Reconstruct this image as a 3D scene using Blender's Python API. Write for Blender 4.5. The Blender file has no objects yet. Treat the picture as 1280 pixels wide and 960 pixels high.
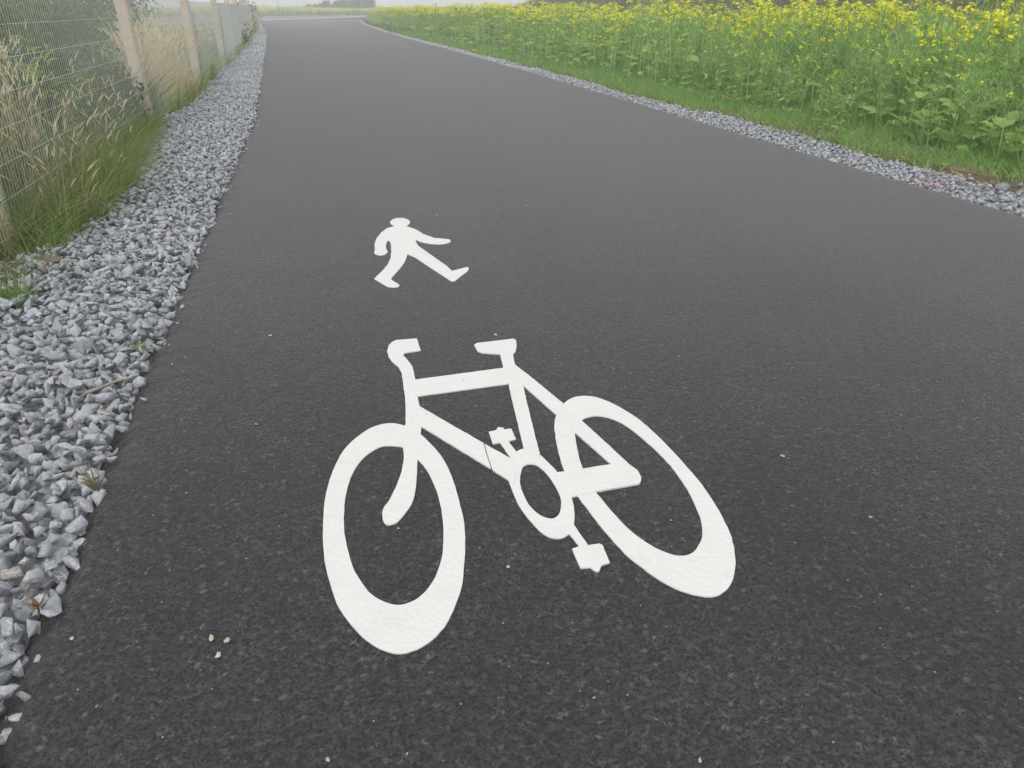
import bpy, bmesh, math, random
import numpy as np
from mathutils import Vector, Matrix, noise as mnoise
R = math.radians
rng = np.random.default_rng(7)
random.seed(7)
scene = bpy.context.scene
C = scene.collection

# ------------------------------------------------------------------ camera
F = 960.0; CAM_H = 1.5; PITCH = R(26.0856); YAW = R(13.924)
cam_d = bpy.data.cameras.new('camera'); cam = bpy.data.objects.new('camera', cam_d); C.objects.link(cam)
cam_d.sensor_width = 36; cam_d.lens = F / 1280 * 36; cam_d.clip_start = 0.05; cam_d.clip_end = 3000
cam.location = (0, 0, CAM_H); cam.rotation_euler = (R(90) - PITCH, 0, -YAW)
scene.camera = cam

# ------------------------------------------------------------------ sky, sun, exposure
SUN_EL, SUN_AZ = R(52), R(215)
w = bpy.data.worlds.new('World'); scene.world = w; w.use_nodes = True
nt = w.node_tree; nt.nodes.clear()
sky = nt.nodes.new('ShaderNodeTexSky'); sky.sky_type = 'NISHITA'; sky.sun_disc = False
sky.sun_elevation = SUN_EL; sky.sun_rotation = SUN_AZ; sky.dust_density = 1.0; sky.air_density = 1.0
hs = nt.nodes.new('ShaderNodeHueSaturation'); hs.inputs['Saturation'].default_value = 0.22
bg = nt.nodes.new('ShaderNodeBackground'); bg.inputs['Strength'].default_value = 0.15
wo = nt.nodes.new('ShaderNodeOutputWorld')
nt.links.new(sky.outputs[0], hs.inputs['Color']); cm = nt.nodes.new('ShaderNodeMix'); cm.data_type = 'RGBA'; cm.inputs[0].default_value = 0.72     # thin even cloud over the blue
cm.inputs[7].default_value = (3.9, 3.9, 3.96, 1); nt.links.new(hs.outputs[0], cm.inputs[6])
nt.links.new(cm.outputs[2], bg.inputs['Color']); nt.links.new(bg.outputs[0], wo.inputs[0])
sd = bpy.data.lights.new('sun', 'SUN'); sd.energy = 1.0; sd.angle = R(25); sd.color = (1, 0.96, 0.9)
so = bpy.data.objects.new('sun', sd); C.objects.link(so)
sv = Vector((math.sin(SUN_AZ) * math.cos(SUN_EL), math.cos(SUN_AZ) * math.cos(SUN_EL), math.sin(SUN_EL)))
so.rotation_euler = sv.to_track_quat('Z', 'Y').to_euler(); so.location = (0, -5, 20)
vs = scene.view_settings
vs.view_transform = 'Standard'; vs.look = 'None'; vs.gamma = 1; vs.use_curve_mapping = False
vs.exposure = 0.55
HAZE = 0.0040
scene.cycles.volume_bounces = 2; scene.cycles.use_denoising = True

# ------------------------------------------------------------------ helpers
def G(px, py, z=0.0):
    """point of the place where the sight line through a measured photo position meets height z"""
    d = np.array([(px - 640) / F, 1.0, -(py - 480) / F])
    c, s = math.cos(PITCH), math.sin(PITCH)
    d = np.array([d[0], c + d[2] * s, -s + d[2] * c])
    t = (z - CAM_H) / d[2]
    x, y = d[0] * t, d[1] * t
    c, s = math.cos(YAW), math.sin(YAW)
    return np.array([x * c + y * s, -x * s + y * c])

def tag(o, label=None, cat=None, group=None, kind=None):
    if label: o['label'] = label
    if cat: o['category'] = cat
    if group: o['group'] = group
    if kind: o['kind'] = kind
    return o

def empty(name, loc=(0, 0, 0), rz=0):
    o = bpy.data.objects.new(name, None); C.objects.link(o)
    o.location = loc; o.rotation_euler = (0, 0, rz); o.empty_display_size = 0.1
    return o

def link(name, me, mat, parent=None, loc=(0, 0, 0), smooth=False):
    o = bpy.data.objects.new(name, me); C.objects.link(o)
    if mat: me.materials.append(mat)
    if parent: o.parent = parent
    o.location = loc
    if smooth: me.polygons.foreach_set('use_smooth', np.ones(len(me.polygons), dtype=bool))
    return o

def np_mesh(name, V, Fq, col=None, tone=None):
    """V (n,3), Fq (m,k) faces all of one size"""
    V = np.asarray(V, dtype=np.float32); Fq = np.asarray(Fq, dtype=np.int32)
    me = bpy.data.meshes.new(name)
    k = Fq.shape[1]
    me.vertices.add(len(V)); me.vertices.foreach_set('co', V.ravel())
    me.loops.add(Fq.size); me.loops.foreach_set('vertex_index', Fq.ravel())
    me.polygons.add(len(Fq)); me.polygons.foreach_set('loop_start', np.arange(0, Fq.size, k, dtype=np.int32))
    if col is not None:
        a = me.color_attributes.new('Col', 'FLOAT_COLOR', 'POINT')
        c4 = np.ones((len(V), 4), dtype=np.float32); c4[:, :3] = col
        a.data.foreach_set('color', c4.ravel())
    me.update(calc_edges=True)
    return me

class Geo:
    """collects quads with a colour per point"""
    def __init__(s): s.V = []; s.Q = []; s.K = []; s.n = 0
    def add(s, V, Q, K):
        V = np.asarray(V, float).reshape(-1, 3); Q = np.asarray(Q, int).reshape(-1, 4)
        K = np.asarray(K, float)
        if K.ndim == 1: K = np.tile(K, (len(V), 1))
        s.V.append(V); s.Q.append(Q + s.n); s.K.append(K); s.n += len(V)
    def arrays(s):
        return np.concatenate(s.V), np.concatenate(s.Q), np.concatenate(s.K)
    def mesh(s, name):
        V, Q, K = s.arrays(); return np_mesh(name, V, Q, K)

def strips(base, tipdir, length, width, bend, benddir, colr, segs=3, shape='blade', face=None):
    """many tapering strips at once: base (n,3), tipdir (n,3) unit, bend along benddir"""
    n = len(base)
    if face is None:
        a = rng.uniform(0, 2 * np.pi, n); face = np.stack([np.cos(a), np.sin(a), np.zeros(n)], 1)
    side = np.cross(tipdir, face); side /= np.linalg.norm(side, axis=1, keepdims=True) + 1e-9
    t = np.linspace(0, 1, segs + 1)
    if shape == 'blade': wp = 1 - 0.92 * t ** 1.6
    elif shape == 'leaf': wp = np.maximum(np.sin(np.pi * np.clip(t * 0.92 + 0.06, 0, 1)) ** 0.8, 0.06)
    else: wp = np.maximum(np.sin(np.pi * np.clip(t * 0.9 + 0.08, 0, 1)), 0.1)
    P = base[:, None, :] + tipdir[:, None, :] * (length[:, None] * t)[:, :, None] + benddir[:, None, :] * (bend[:, None] * t ** 2)[:, :, None]
    hw = (0.5 * width[:, None] * wp[None, :])[:, :, None] * side[:, None, :]
    V = np.stack([P - hw, P + hw], 2).reshape(n, -1, 3)           # n,(segs+1)*2,3
    m = (segs + 1) * 2
    q = np.array([[2 * i, 2 * i + 1, 2 * i + 3, 2 * i + 2] for i in range(segs)])
    Q = (np.arange(n)[:, None, None] * m + q[None]).reshape(-1, 4)
    K = np.repeat(np.asarray(colr, float).reshape(n, 1, 3), m, 1).reshape(-1, 3)
    return V.reshape(-1, 3), Q, K

def unit(v): return v / (np.linalg.norm(v, axis=-1, keepdims=True) + 1e-9)

def rand_cols(n, a, b, jit=0.12):
    t = rng.random((n, 1)); c = np.asarray(a)[None] * (1 - t) + np.asarray(b)[None] * t
    return np.clip(c * (1 + rng.normal(0, jit, (n, 1))), 0.004, 0.9)

# ------------------------------------------------------------------ materials
def mat(name):
    m = bpy.data.materials.new(name); m.use_nodes = True
    n = m.node_tree.nodes; l = m.node_tree.links
    return m, n, l, n['Principled BSDF'], n['Material Output']

def N(n, t, **kw):
    x = n.new(t)
    for k, v in kw.items():
        if k in x.inputs: x.inputs[k].default_value = v
        else: setattr(x, k, v)
    return x

def ramp(n, stops, interp='LINEAR'):
    r = n.new('ShaderNodeValToRGB'); r.color_ramp.interpolation = interp
    e = r.color_ramp.elements
    while len(e) < len(stops): e.new(0.5)
    for i, (p, c) in enumerate(stops):
        e[i].position = p; e[i].color = (*c, 1) if len(c) == 3 else c
    return r

def mixrgb(n, l, fac, a, b, blend='MIX'):
    m = n.new('ShaderNodeMix'); m.data_type = 'RGBA'; m.blend_type = blend
    for sock, v in ((m.inputs['Factor'], fac), (m.inputs['A'], a), (m.inputs['B'], b)):
        pass
    ins = {'f': m.inputs[0], 'a': m.inputs[6], 'b': m.inputs[7]}
    for k, v in (('f', fac), ('a', a), ('b', b)):
        if hasattr(v, 'default_value') or isinstance(v, bpy.types.NodeSocket): l.new(v, ins[k])
        elif k == 'f': ins[k].default_value = v
        else: ins[k].default_value = (*v, 1)
    return m.outputs[2]

def asphalt_mat(name, tint=(1, 1, 1), coarse=False):
    m, n, l, p, out = mat(name)
    tc = N(n, 'ShaderNodeTexCoord'); co = tc.outputs['Object']
    wn = N(n, 'ShaderNodeTexNoise', Scale=60.0, Detail=2.0); l.new(co, wn.inputs['Vector'])
    vadd = N(n, 'ShaderNodeVectorMath', operation='MULTIPLY_ADD'); l.new(wn.outputs['Color'], vadd.inputs[0])
    vadd.inputs[1].default_value = (0.012, 0.012, 0.012); l.new(co, vadd.inputs[2])
    v1 = N(n, 'ShaderNodeTexVoronoi', Scale=66.0); l.new(vadd.outputs[0], v1.inputs['Vector'])
    v2 = N(n, 'ShaderNodeTexVoronoi', Scale=66.0); v2.feature = 'DISTANCE_TO_EDGE'; l.new(vadd.outputs[0], v2.inputs['Vector'])
    v3 = N(n, 'ShaderNodeTexVoronoi', Scale=150.0); l.new(vadd.outputs[0], v3.inputs['Vector'])
    big = N(n, 'ShaderNodeTexNoise', Scale=0.9, Detail=5.0, Roughness=0.6); l.new(co, big.inputs['Vector'])
    mid = N(n, 'ShaderNodeTexNoise', Scale=14.0, Detail=4.0, Roughness=0.65); l.new(co, mid.inputs['Vector'])
    # stone tone per chip
    sep = N(n, 'ShaderNodeSeparateColor'); l.new(v1.outputs['Color'], sep.inputs[0])
    chip = ramp(n, [(0.0, (0.026, 0.0232, 0.0238)), (0.6, (0.037, 0.0333, 0.0338)), (0.92, (0.052, 0.0475, 0.048)), (1.0, (0.088, 0.082, 0.082))])
    l.new(sep.outputs[0], chip.inputs[0])
    # black binder and pits between the chips, uneven
    edge = ramp(n, [(0.0, (0, 0, 0)), (0.16, (1, 1, 1))]); l.new(v2.outputs['Distance'], edge.inputs[0])
    pn = N(n, 'ShaderNodeTexNoise', Scale=95.0, Detail=3.0, Roughness=0.6, Distortion=0.6); l.new(co, pn.inputs['Vector'])
    pit = ramp(n, [(0.42, (0, 0, 0)), (0.49, (1, 1, 1))]); l.new(pn.outputs['Fac'], pit.inputs[0])
    e2 = N(n, 'ShaderNodeMath', operation='MULTIPLY_ADD'); l.new(edge.outputs[0], e2.inputs[0]); e2.inputs[1].default_value = 0.45; e2.inputs[2].default_value = 0.55
    em = N(n, 'ShaderNodeMath', operation='MULTIPLY'); l.new(e2.outputs[0], em.inputs[0]); l.new(pit.outputs[0], em.inputs[1])
    c1 = mixrgb(n, l, em.outputs[0], (0.006, 0.0055, 0.0056), chip.outputs[0])
    gr2 = N(n, 'ShaderNodeTexNoise', Scale=44.0, Detail=3.0, Roughness=0.7); l.new(co, gr2.inputs['Vector'])
    gr2r = ramp(n, [(0.32, (0.45, 0.44, 0.45)), (0.68, (1.6, 1.59, 1.6))]); l.new(gr2.outputs['Fac'], gr2r.inputs[0])
    c1 = mixrgb(n, l, 1.0, c1, gr2r.outputs[0], 'MULTIPLY')
    # worn / dusty patches
    pr = ramp(n, [(0.3, (0.82, 0.81, 0.82)), (0.7, (1.24, 1.23, 1.23))]); l.new(big.outputs['Fac'], pr.inputs[0])
    c2 = mixrgb(n, l, 1.0, c1, pr.outputs[0], 'MULTIPLY')
    mp = N(n, 'ShaderNodeMapping'); mp.inputs['Scale'].default_value = (1.6, 0.035, 1.0); l.new(co, mp.inputs['Vector'])
    stq = N(n, 'ShaderNodeTexNoise', Scale=1.0, Detail=3.0); l.new(mp.outputs[0], stq.inputs['Vector'])
    sr = ramp(n, [(0.35, (0.88, 0.88, 0.88)), (0.65, (1.14, 1.14, 1.14))]); l.new(stq.outputs['Fac'], sr.inputs[0])
    c2 = mixrgb(n, l, 1.0, c2, sr.outputs[0], 'MULTIPLY')
    mr = ramp(n, [(0.25, (0.78, 0.78, 0.8)), (0.75, (1.22, 1.21, 1.2))]); l.new(mid.outputs['Fac'], mr.inputs[0])
    c3 = mixrgb(n, l, 1.0, c2, mr.outputs[0], 'MULTIPLY')
    # rare pale chips
    sp = N(n, 'ShaderNodeTexVoronoi', Scale=42.0); l.new(co, sp.inputs['Vector'])
    s2 = N(n, 'ShaderNodeSeparateColor'); l.new(sp.outputs['Color'], s2.inputs[0])
    g1 = N(n, 'ShaderNodeMath', operation='GREATER_THAN'); l.new(s2.outputs[1], g1.inputs[0]); g1.inputs[1].default_value = 0.965
    g2 = N(n, 'ShaderNodeMath', operation='LESS_THAN'); l.new(sp.outputs['Distance'], g2.inputs[0]); g2.inputs[1].default_value = 0.13
    g3 = N(n, 'ShaderNodeMath', operation='MULTIPLY'); l.new(g1.outputs[0], g3.inputs[0]); l.new(g2.outputs[0], g3.inputs[1])
    c4 = mixrgb(n, l, g3.outputs[0], c3, (0.24, 0.235, 0.23))
    l.new(c4, p.inputs['Base Color'])
    # relief
    hgt = N(n, 'ShaderNodeMath', operation='MULTIPLY_ADD'); l.new(em.outputs[0], hgt.inputs[0]); hgt.inputs[1].default_value = 0.7
    l.new(sep.outputs[1], hgt.inputs[2])
    h2 = N(n, 'ShaderNodeMath', operation='SUBTRACT'); l.new(hgt.outputs[0], h2.inputs[0]); l.new(v3.outputs['Distance'], h2.inputs[1])
    bp = N(n, 'ShaderNodeBump', Strength=0.38, Distance=0.006); l.new(h2.outputs[0], bp.inputs['Height'])
    l.new(bp.outputs[0], p.inputs['Normal'])
    p.inputs['Roughness'].default_value = 0.6; p.inputs['Specular IOR Level'].default_value = 0.55
    p.inputs['Sheen Weight'].default_value = 0.62; p.inputs['Sheen Roughness'].default_value = 0.19
    return m

def paint_mat():
    m, n, l, p, out = mat('white_thermoplastic')
    co = N(n, 'ShaderNodeTexCoord').outputs['Object']
    a = N(n, 'ShaderNodeTexNoise', Scale=95.0, Detail=3.0, Roughness=0.6); l.new(co, a.inputs['Vector'])
    b = N(n, 'ShaderNodeTexVoronoi', Scale=60.0); l.new(co, b.inputs['Vector'])
    d = N(n, 'ShaderNodeTexNoise', Scale=9.0, Detail=6.0, Roughness=0.7); l.new(co, d.inputs['Vector'])
    r = ramp(n, [(0.28, (0.70, 0.69, 0.67)), (0.5, (0.738, 0.732, 0.712)), (0.8, (0.76, 0.755, 0.735))]); l.new(d.outputs['Fac'], r.inputs[0])
    # scuffs and pinholes
    e = N(n, 'ShaderNodeTexNoise', Scale=38.0, Detail=2.0); l.new(co, e.inputs['Vector'])
    er = ramp(n, [(0.74, (0, 0, 0)), (0.8, (1, 1, 1))]); l.new(e.outputs['Fac'], er.inputs[0])
    c = mixrgb(n, l, er.outputs[0], r.outputs[0], (0.42, 0.40, 0.38))
    l.new(c, p.inputs['Base Color'])
    s = N(n, 'ShaderNodeMath', operation='ADD'); l.new(a.outputs['Fac'], s.inputs[0]); l.new(b.outputs['Distance'], s.inputs[1])
    bp = N(n, 'ShaderNodeBump', Strength=0.4, Distance=0.005); l.new(s.outputs[0], bp.inputs['Height']); l.new(bp.outputs[0], p.inputs['Normal'])
    p.inputs['Roughness'].default_value = 0.6
    return m

def stone_mat(name='limestone'):
    m, n, l, p, out = mat(name)
    co = N(n, 'ShaderNodeTexCoord').outputs['Object']
    at = N(n, 'ShaderNodeAttribute', attribute_name='Col')
    dn = N(n, 'ShaderNodeTexNoise', Scale=14.0, Detail=3.0); l.new(co, dn.inputs['Vector'])
    vv = N(n, 'ShaderNodeVectorMath', operation='MULTIPLY_ADD'); l.new(dn.outputs['Color'], vv.inputs[0]); vv.inputs[1].default_value = (0.14, 0.14, 0.14); l.new(co, vv.inputs[2])
    ve = N(n, 'ShaderNodeTexVoronoi', Scale=15.0); ve.feature = 'DISTANCE_TO_EDGE'; l.new(vv.outputs[0], ve.inputs['Vector'])
    vr = ramp(n, [(0.0, (1, 1, 1)), (0.018, (0.6, 0.6, 0.6)), (0.04, (0, 0, 0))]); l.new(ve.outputs['Distance'], vr.inputs[0])
    vm = N(n, 'ShaderNodeTexNoise', Scale=7.0, Detail=1.0); l.new(co, vm.inputs['Vector'])
    vmr = ramp(n, [(0.42, (0, 0, 0)), (0.55, (1, 1, 1))]); l.new(vm.outputs['Fac'], vmr.inputs[0])
    fm = N(n, 'ShaderNodeMath', operation='MULTIPLY'); l.new(vr.outputs[0], fm.inputs[0]); l.new(vmr.outputs[0], fm.inputs[1])
    f2 = N(n, 'ShaderNodeMath', operation='MULTIPLY'); l.new(fm.outputs[0], f2.inputs[0]); f2.inputs[1].default_value = 0.75
    gn = N(n, 'ShaderNodeTexNoise', Scale=45.0, Detail=5.0, Roughness=0.7); l.new(co, gn.inputs['Vector'])
    gr = ramp(n, [(0.25, (0.6, 0.6, 0.61)), (0.75, (1.3, 1.3, 1.29))]); l.new(gn.outputs['Fac'], gr.inputs[0])
    c1 = mixrgb(n, l, 1.0, at.outputs['Color'], gr.outputs[0], 'MULTIPLY')
    c2 = mixrgb(n, l, f2.outputs[0], c1, (0.68, 0.68, 0.67))
    l.new(c2, p.inputs['Base Color'])
    bp = N(n, 'ShaderNodeBump', Strength=0.9, Distance=0.012); l.new(gn.outputs['Fac'], bp.inputs['Height']); l.new(bp.outputs[0], p.inputs['Normal'])
    p.inputs['Roughness'].default_value = 0.75
    return m

def plant_mat(name='foliage', trans=0.5):
    m, n, l, p, out = mat(name)
    at = N(n, 'ShaderNodeAttribute', attribute_name='Col')
    # a thin leaf reflects half of this colour and lets the other half through
    gn = mixrgb(n, l, 1.0, at.outputs['Color'], (1.75, 1.7, 1.7), 'MULTIPLY')
    cl = mixrgb(n, l, 1.0, gn, (0.9, 0.9, 0.9), 'DARKEN')
    l.new(cl, p.inputs['Base Color']); p.inputs['Roughness'].default_value = 0.5
    p.inputs['Specular IOR Level'].default_value = 0.4
    tr = N(n, 'ShaderNodeBsdfTranslucent'); l.new(cl, tr.inputs['Color'])
    mx = N(n, 'ShaderNodeMixShader'); mx.inputs[0].default_value = trans
    l.new(p.outputs[0], mx.inputs[1]); l.new(tr.outputs[0], mx.inputs[2]); l.new(mx.outputs[0], out.inputs['Surface'])
    return m

def noise_mat(name, c0, c1, scale=8.0, rough=0.9, bump=0.4, bscale=40.0, c2=None, metal=0.0):
    m, n, l, p, out = mat(name)
    co = N(n, 'ShaderNodeTexCoord').outputs['Object']
    a = N(n, 'ShaderNodeTexNoise', Scale=scale, Detail=6.0, Roughness=0.65); l.new(co, a.inputs['Vector'])
    st = [(0.3, c0), (0.7, c1)] if c2 is None else [(0.3, c0), (0.52, c1), (0.7, c2)]
    r = ramp(n, st); l.new(a.outputs['Fac'], r.inputs[0]); l.new(r.outputs[0], p.inputs['Base Color'])
    b = N(n, 'ShaderNodeTexNoise', Scale=bscale, Detail=4.0); l.new(co, b.inputs['Vector'])
    bp = N(n, 'ShaderNodeBump', Strength=bump, Distance=0.02); l.new(b.outputs['Fac'], bp.inputs['Height']); l.new(bp.outputs[0], p.inputs['Normal'])
    p.inputs['Roughness'].default_value = rough; p.inputs['Metallic'].default_value = metal
    return m

M_asph = asphalt_mat('asphalt')
M_paint = paint_mat()
M_stone = stone_mat()
M_plant = plant_mat()
M_petal = plant_mat('petals', 0.4)
M_soil = noise_mat('soil', (0.05, 0.06, 0.03), (0.10, 0.085, 0.05), 3.0, 0.95, 0.8, 25.0, (0.16, 0.12, 0.075))
M_bed = noise_mat('stone_dust', (0.2, 0.2, 0.205), (0.3, 0.3, 0.31), 30.0, 0.95, 0.8, 60.0)
M_conc = noise_mat('weathered_post', (0.56, 0.44, 0.30), (0.72, 0.61, 0.46), 4.0, 0.85, 0.35, 55.0, (0.64, 0.57, 0.47))
M_wire = noise_mat('galvanised_wire', (0.52, 0.55, 0.54), (0.64, 0.67, 0.66), 20.0, 0.5, 0.0, 40.0, None, 0.0)
M_kerb = noise_mat('pale_concrete', (0.36, 0.35, 0.33), (0.46, 0.45, 0.43), 2.0, 0.85)
M_bark = noise_mat('bark', (0.07, 0.055, 0.04), (0.13, 0.10, 0.07), 12.0, 0.9)
M_twig = noise_mat('dry_twig', (0.26, 0.22, 0.17), (0.42, 0.38, 0.32), 40.0, 0.85)
M_bank = noise_mat('rough_grass_bank', (0.055, 0.075, 0.035), (0.10, 0.11, 0.055), 0.8, 0.95, 0.8, 6.0, (0.16, 0.15, 0.10))

# ------------------------------------------------------------------ ground, road, kerb
YL = [G(*p) for p in [(0, 955), (60, 800), (100, 700), (145, 580), (190, 460), (217, 400), (245, 330), (285, 232), (320, 150), (327, 105), (331, 70), (334, 50), (333, 40), (326, 30), (316, 27.5)]]
YL = np.array([(-0.82, -4)] + [tuple(p) for p in YL])
YR = np.array([(5.5, -4), (5.5, 5), (5.55, 10), (5.65, 18), (5.7, 28), (5.6, 45), (5.6, 60), (6.2, 90), (8.2, 125), (11, 150)])
GL = np.array([(-2.5, -4), (-2.45, 3.5), tuple(G(0, 332)), tuple(G(80, 300)), tuple(G(149, 250)), tuple(G(170, 205)), tuple(G(186, 178)), tuple(G(197, 152)), tuple(G(240, 133)), tuple(G(256, 112)), tuple(G(269, 96)), tuple(G(293, 72)), tuple(G(311, 53)), tuple(G(322, 36)), tuple(G(322, 29))])
GRo = np.array([(6.45, -4), (6.43, 5.9), (6.35, 6.6), (6.35, 7.9), (6.48, 10.8), (6.2, 14.7), (6.4, 20.6), (6.25, 30), (6.0, 60), (6.5, 90), (8.5, 125), (11.4, 150)])
def edge(tab, y): return np.interp(y, tab[:, 1], tab[:, 0])
def wob(y, s, k): return mnoise.noise(Vector((y * s, k, 0.37)))

S = 245.0
# ground sheet: flat, with the rough bank rising beyond the crop
gv, gf = [], []
gx = np.concatenate([np.linspace(-S, -20, 8), np.linspace(-16, 12, 29), np.linspace(12.6, 24, 20), np.linspace(28, S, 10)])
gy = np.concatenate([np.linspace(-S, -10, 6), np.linspace(-6, 60, 67), np.linspace(64, S, 50)])
def ground_z(x, y):
    z = -0.09
    t = np.clip((x - 13.2) / 5.0, 0, 1); t = t * t * (3 - 2 * t)
    bank = 2.05 + 0.22 * mnoise.noise(Vector((x * 0.25, y * 0.18, 3.1)))
    fade = np.clip((92 - y) / 30, 0, 1)
    z += t * bank * fade
    tl = np.clip((-x - 3.5) / 6.0, 0, 1); z += tl * 0.35 * np.clip((80 - y) / 30, 0, 1)
    tf = np.clip((y - 150.5 - (x + 60) * 0.75) / 45, 0, 1); z += 1.2 * tf * tf * (3 - 2 * tf)
    return float(z)
for y in gy:
    for x in gx: gv.append((x, y, ground_z(x, y)))
nx = len(gx)
gf = [[j * nx + i, j * nx + i + 1, (j + 1) * nx + i + 1, (j + 1) * nx + i] for j in range(len(gy) - 1) for i in range(nx - 1)]
tag(link('ground', np_mesh('ground', gv, gf), M_soil, smooth=True), kind='structure')

# the path, with ragged crumbling edges
ys = np.concatenate([np.arange(-4, 1, 0.5), np.arange(1, 14, 0.02), np.arange(14, 40, 0.1), np.arange(40, 128, 1.0)])
rows = []
for y in ys:
    xl = edge(YL, y) + 0.02 * wob(y, 3.1, 1) + 0.012 * wob(y, 11, 2) + 0.008 * wob(y, 37, 3)
    xr = edge(YR, y) + 0.02 * wob(y, 2.1, 5) + 0.012 * wob(y, 9, 6)
    yk = y
    rows.append([(xl - 0.10, y, -0.088), (xl - 0.045, y, -0.05), (xl, y, -0.018), (xl + 0.06, y, -0.006), (xl + 0.16, y, 0), (xl * 0.5 + xr * 0.5, y, 0.0),
                 (xr - 0.16, y, 0), (xr - 0.04, y, -0.008), (xr + 0.02, y, -0.025), (xr + 0.09, y, -0.086)])
av = [p for r in rows for p in r]; k = 10
af = [[j * k + i, j * k + i + 1, (j + 1) * k + i + 1, (j + 1) * k + i] for j in range(len(rows) - 1) for i in range(k - 1)]
tag(link('asphalt_path', np_mesh('asphalt_path', av, af), M_asph, smooth=True), kind='structure')

def slab(name, pts, z, m, thick=0.05, kind='structure'):
    bm = bmesh.new(); b = [bm.verts.new((x, y, z - thick)) for x, y in pts]; t = [bm.verts.new((x, y, z)) for x, y in pts]
    bm.faces.new(t)
    for i in range(len(pts)): j = (i + 1) % len(pts); bm.faces.new((b[i], b[j], t[j], t[i]))
    bmesh.ops.recalc_face_normals(bm, faces=bm.faces); me = bpy.data.meshes.new(name); bm.to_mesh(me); bm.free()
    return tag(link(name, me, m), kind=kind)
def along(a, b, e0, e1):
    a, b = np.array(a), np.array(b); d = b - a
    return a - d * e0, b + d * e1
n0, n1 = along(G(324, 27.2), G(434, 23.0), 0.8, 0.9)
m0, m1 = along(G(324, 25.4), G(434, 21.6), 0.8, 0.9)
slab('kerb_strip', [n0, n1, m1, m0], 0.09, M_kerb, 0.17)
f0, f1 = np.array([-60, 150.0]), np.array([60, 240.0])
slab('crossing_road', [m0 + (0, 0.02), m1 + (0, 0.02), f1, f0], -0.02, M_asph, 0.06)

# ------------------------------------------------------------------ painted symbols (traced on the ground, 4 mm thick)
def smooth_closed(P, it=2):
    P = np.asarray(P, float); n = len(P); out = []
    for i in range(n):
        p0, p1, p2, p3 = P[i - 1], P[i], P[(i + 1) % n], P[(i + 2) % n]
        for s in range(it + 1):
            t = s / (it + 1)
            out.append(0.5 * ((2 * p1) + (-p0 + p2) * t + (2 * p0 - 5 * p1 + 4 * p2 - p3) * t * t + (-p0 + 3 * p1 - 3 * p2 + p3) * t ** 3))
    return np.array(out)
def densify(P, step):
    out = []
    for i in range(len(P)):
        a, b = P[i], P[(i + 1) % len(P)]; m = max(1, int(np.linalg.norm(b - a) / step))
        for s in range(m): out.append(a + (b - a) * s / m)
    return np.array(out)
def paint_mesh(name, loops, z, thick, origin):
    cu = bpy.data.curves.new(name, 'CURVE'); cu.dimensions = '2D'; cu.fill_mode = 'BOTH'; cu.extrude = thick / 2
    for L, sm in loops:
        P = smooth_closed(L) if sm else np.asarray(L, float)
        P = np.array([G(*p) for p in P]); P = densify(P, 0.02)
        for i, p in enumerate(P):
            q = Vector((p[0] * 45, p[1] * 45, 1.7)); p += 0.0016 * np.array([mnoise.noise(q), mnoise.noise(q + Vector((9, 4, 2)))])
        sp = cu.splines.new('POLY'); sp.points.add(len(P) - 1); sp.use_cyclic_u = True
        sp.points.foreach_set('co', np.array([(p[0] - origin[0], p[1] - origin[1], 0, 1) for p in P]).ravel())
    o = bpy.data.objects.new('tmp', cu); C.objects.link(o)
    dg = bpy.context.evaluated_depsgraph_get(); me = bpy.data.meshes.new_from_object(o.evaluated_get(dg))
    bpy.data.objects.remove(o); bpy.data.curves.remove(cu)
    me.name = name; me.transform(Matrix.Translation((0, 0, z - thick / 2)))
    me.materials.clear()
    return me

bo = G(640, 600)
bike = empty('bicycle_marking', (bo[0], bo[1], 0))
tag(bike, 'large white bicycle symbol painted on the asphalt in front of the walking figure', 'road marking')
fw_out = [(485, 530), (506, 533), (526, 544), (540, 557.5), (555, 576), (566, 600), (574, 628), (580, 655), (581.5, 682), (580, 710), (577.5, 733), (572, 751), (564, 770), (555, 785), (542.5, 799), (527.5, 809.5), (512.5, 816), (497.5, 818), (482.5, 815), (465, 806), (448, 792), (434, 776), (421, 755), (414, 734), (407.5, 710), (404.5, 685), (404, 662), (405.5, 632), (412.5, 600), (425, 571), (440, 552.5), (462.5, 536.5)]
fw_in = [(490, 558), (506, 561), (522, 575), (532.5, 587), (542.5, 606), (550, 629), (554, 657), (554, 685), (550, 707), (540, 730), (527.5, 745), (515, 753), (502, 757), (490, 756.5), (475, 751), (461, 741), (447.5, 722), (440, 707), (434, 684), (430.5, 665), (430, 648), (432, 622), (440, 594), (452, 576), (465, 565), (477.5, 559)]
fork = [(508, 528), (506, 545), (504, 560), (505, 573), (502, 590), (495, 610), (486, 627), (480, 636), (478, 647), (481, 655), (487, 657), (496, 654), (507, 642), (515, 630), (519, 615), (521, 597), (522, 577), (525, 558), (526, 543), (525.5, 530)]
bar = [(521, 424), (526, 439), (506, 442.2), (504, 445), (508, 449.5), (512.5, 454.5), (516, 460), (517.5, 466), (519, 475), (522, 496), (524.5, 509), (525.8, 537), (507, 535), (507, 510), (506, 495), (504, 479), (502, 466), (497.5, 459), (490, 453), (486, 447), (484, 440), (486, 432.5), (490, 428.5), (495, 426)]
rear_out = [(703, 507), (712.5, 499.5), (725, 496), (740.6, 496.5), (756, 501), (775, 510), (797, 524), (819, 543), (837.5, 561.5), (859, 585), (878, 608), (894, 632), (906, 654), (914, 672.5), (918, 691), (919, 707), (917, 722.5), (911, 735), (900, 744), (887.5, 747), (872, 745.6), (850, 739), (825, 726.5), (803, 711), (781, 693), (762.5, 672.5), (744, 650.6), (731, 633), (721, 619), (706, 591), (698, 566), (694, 544), (693, 530), (697, 516)]
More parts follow.
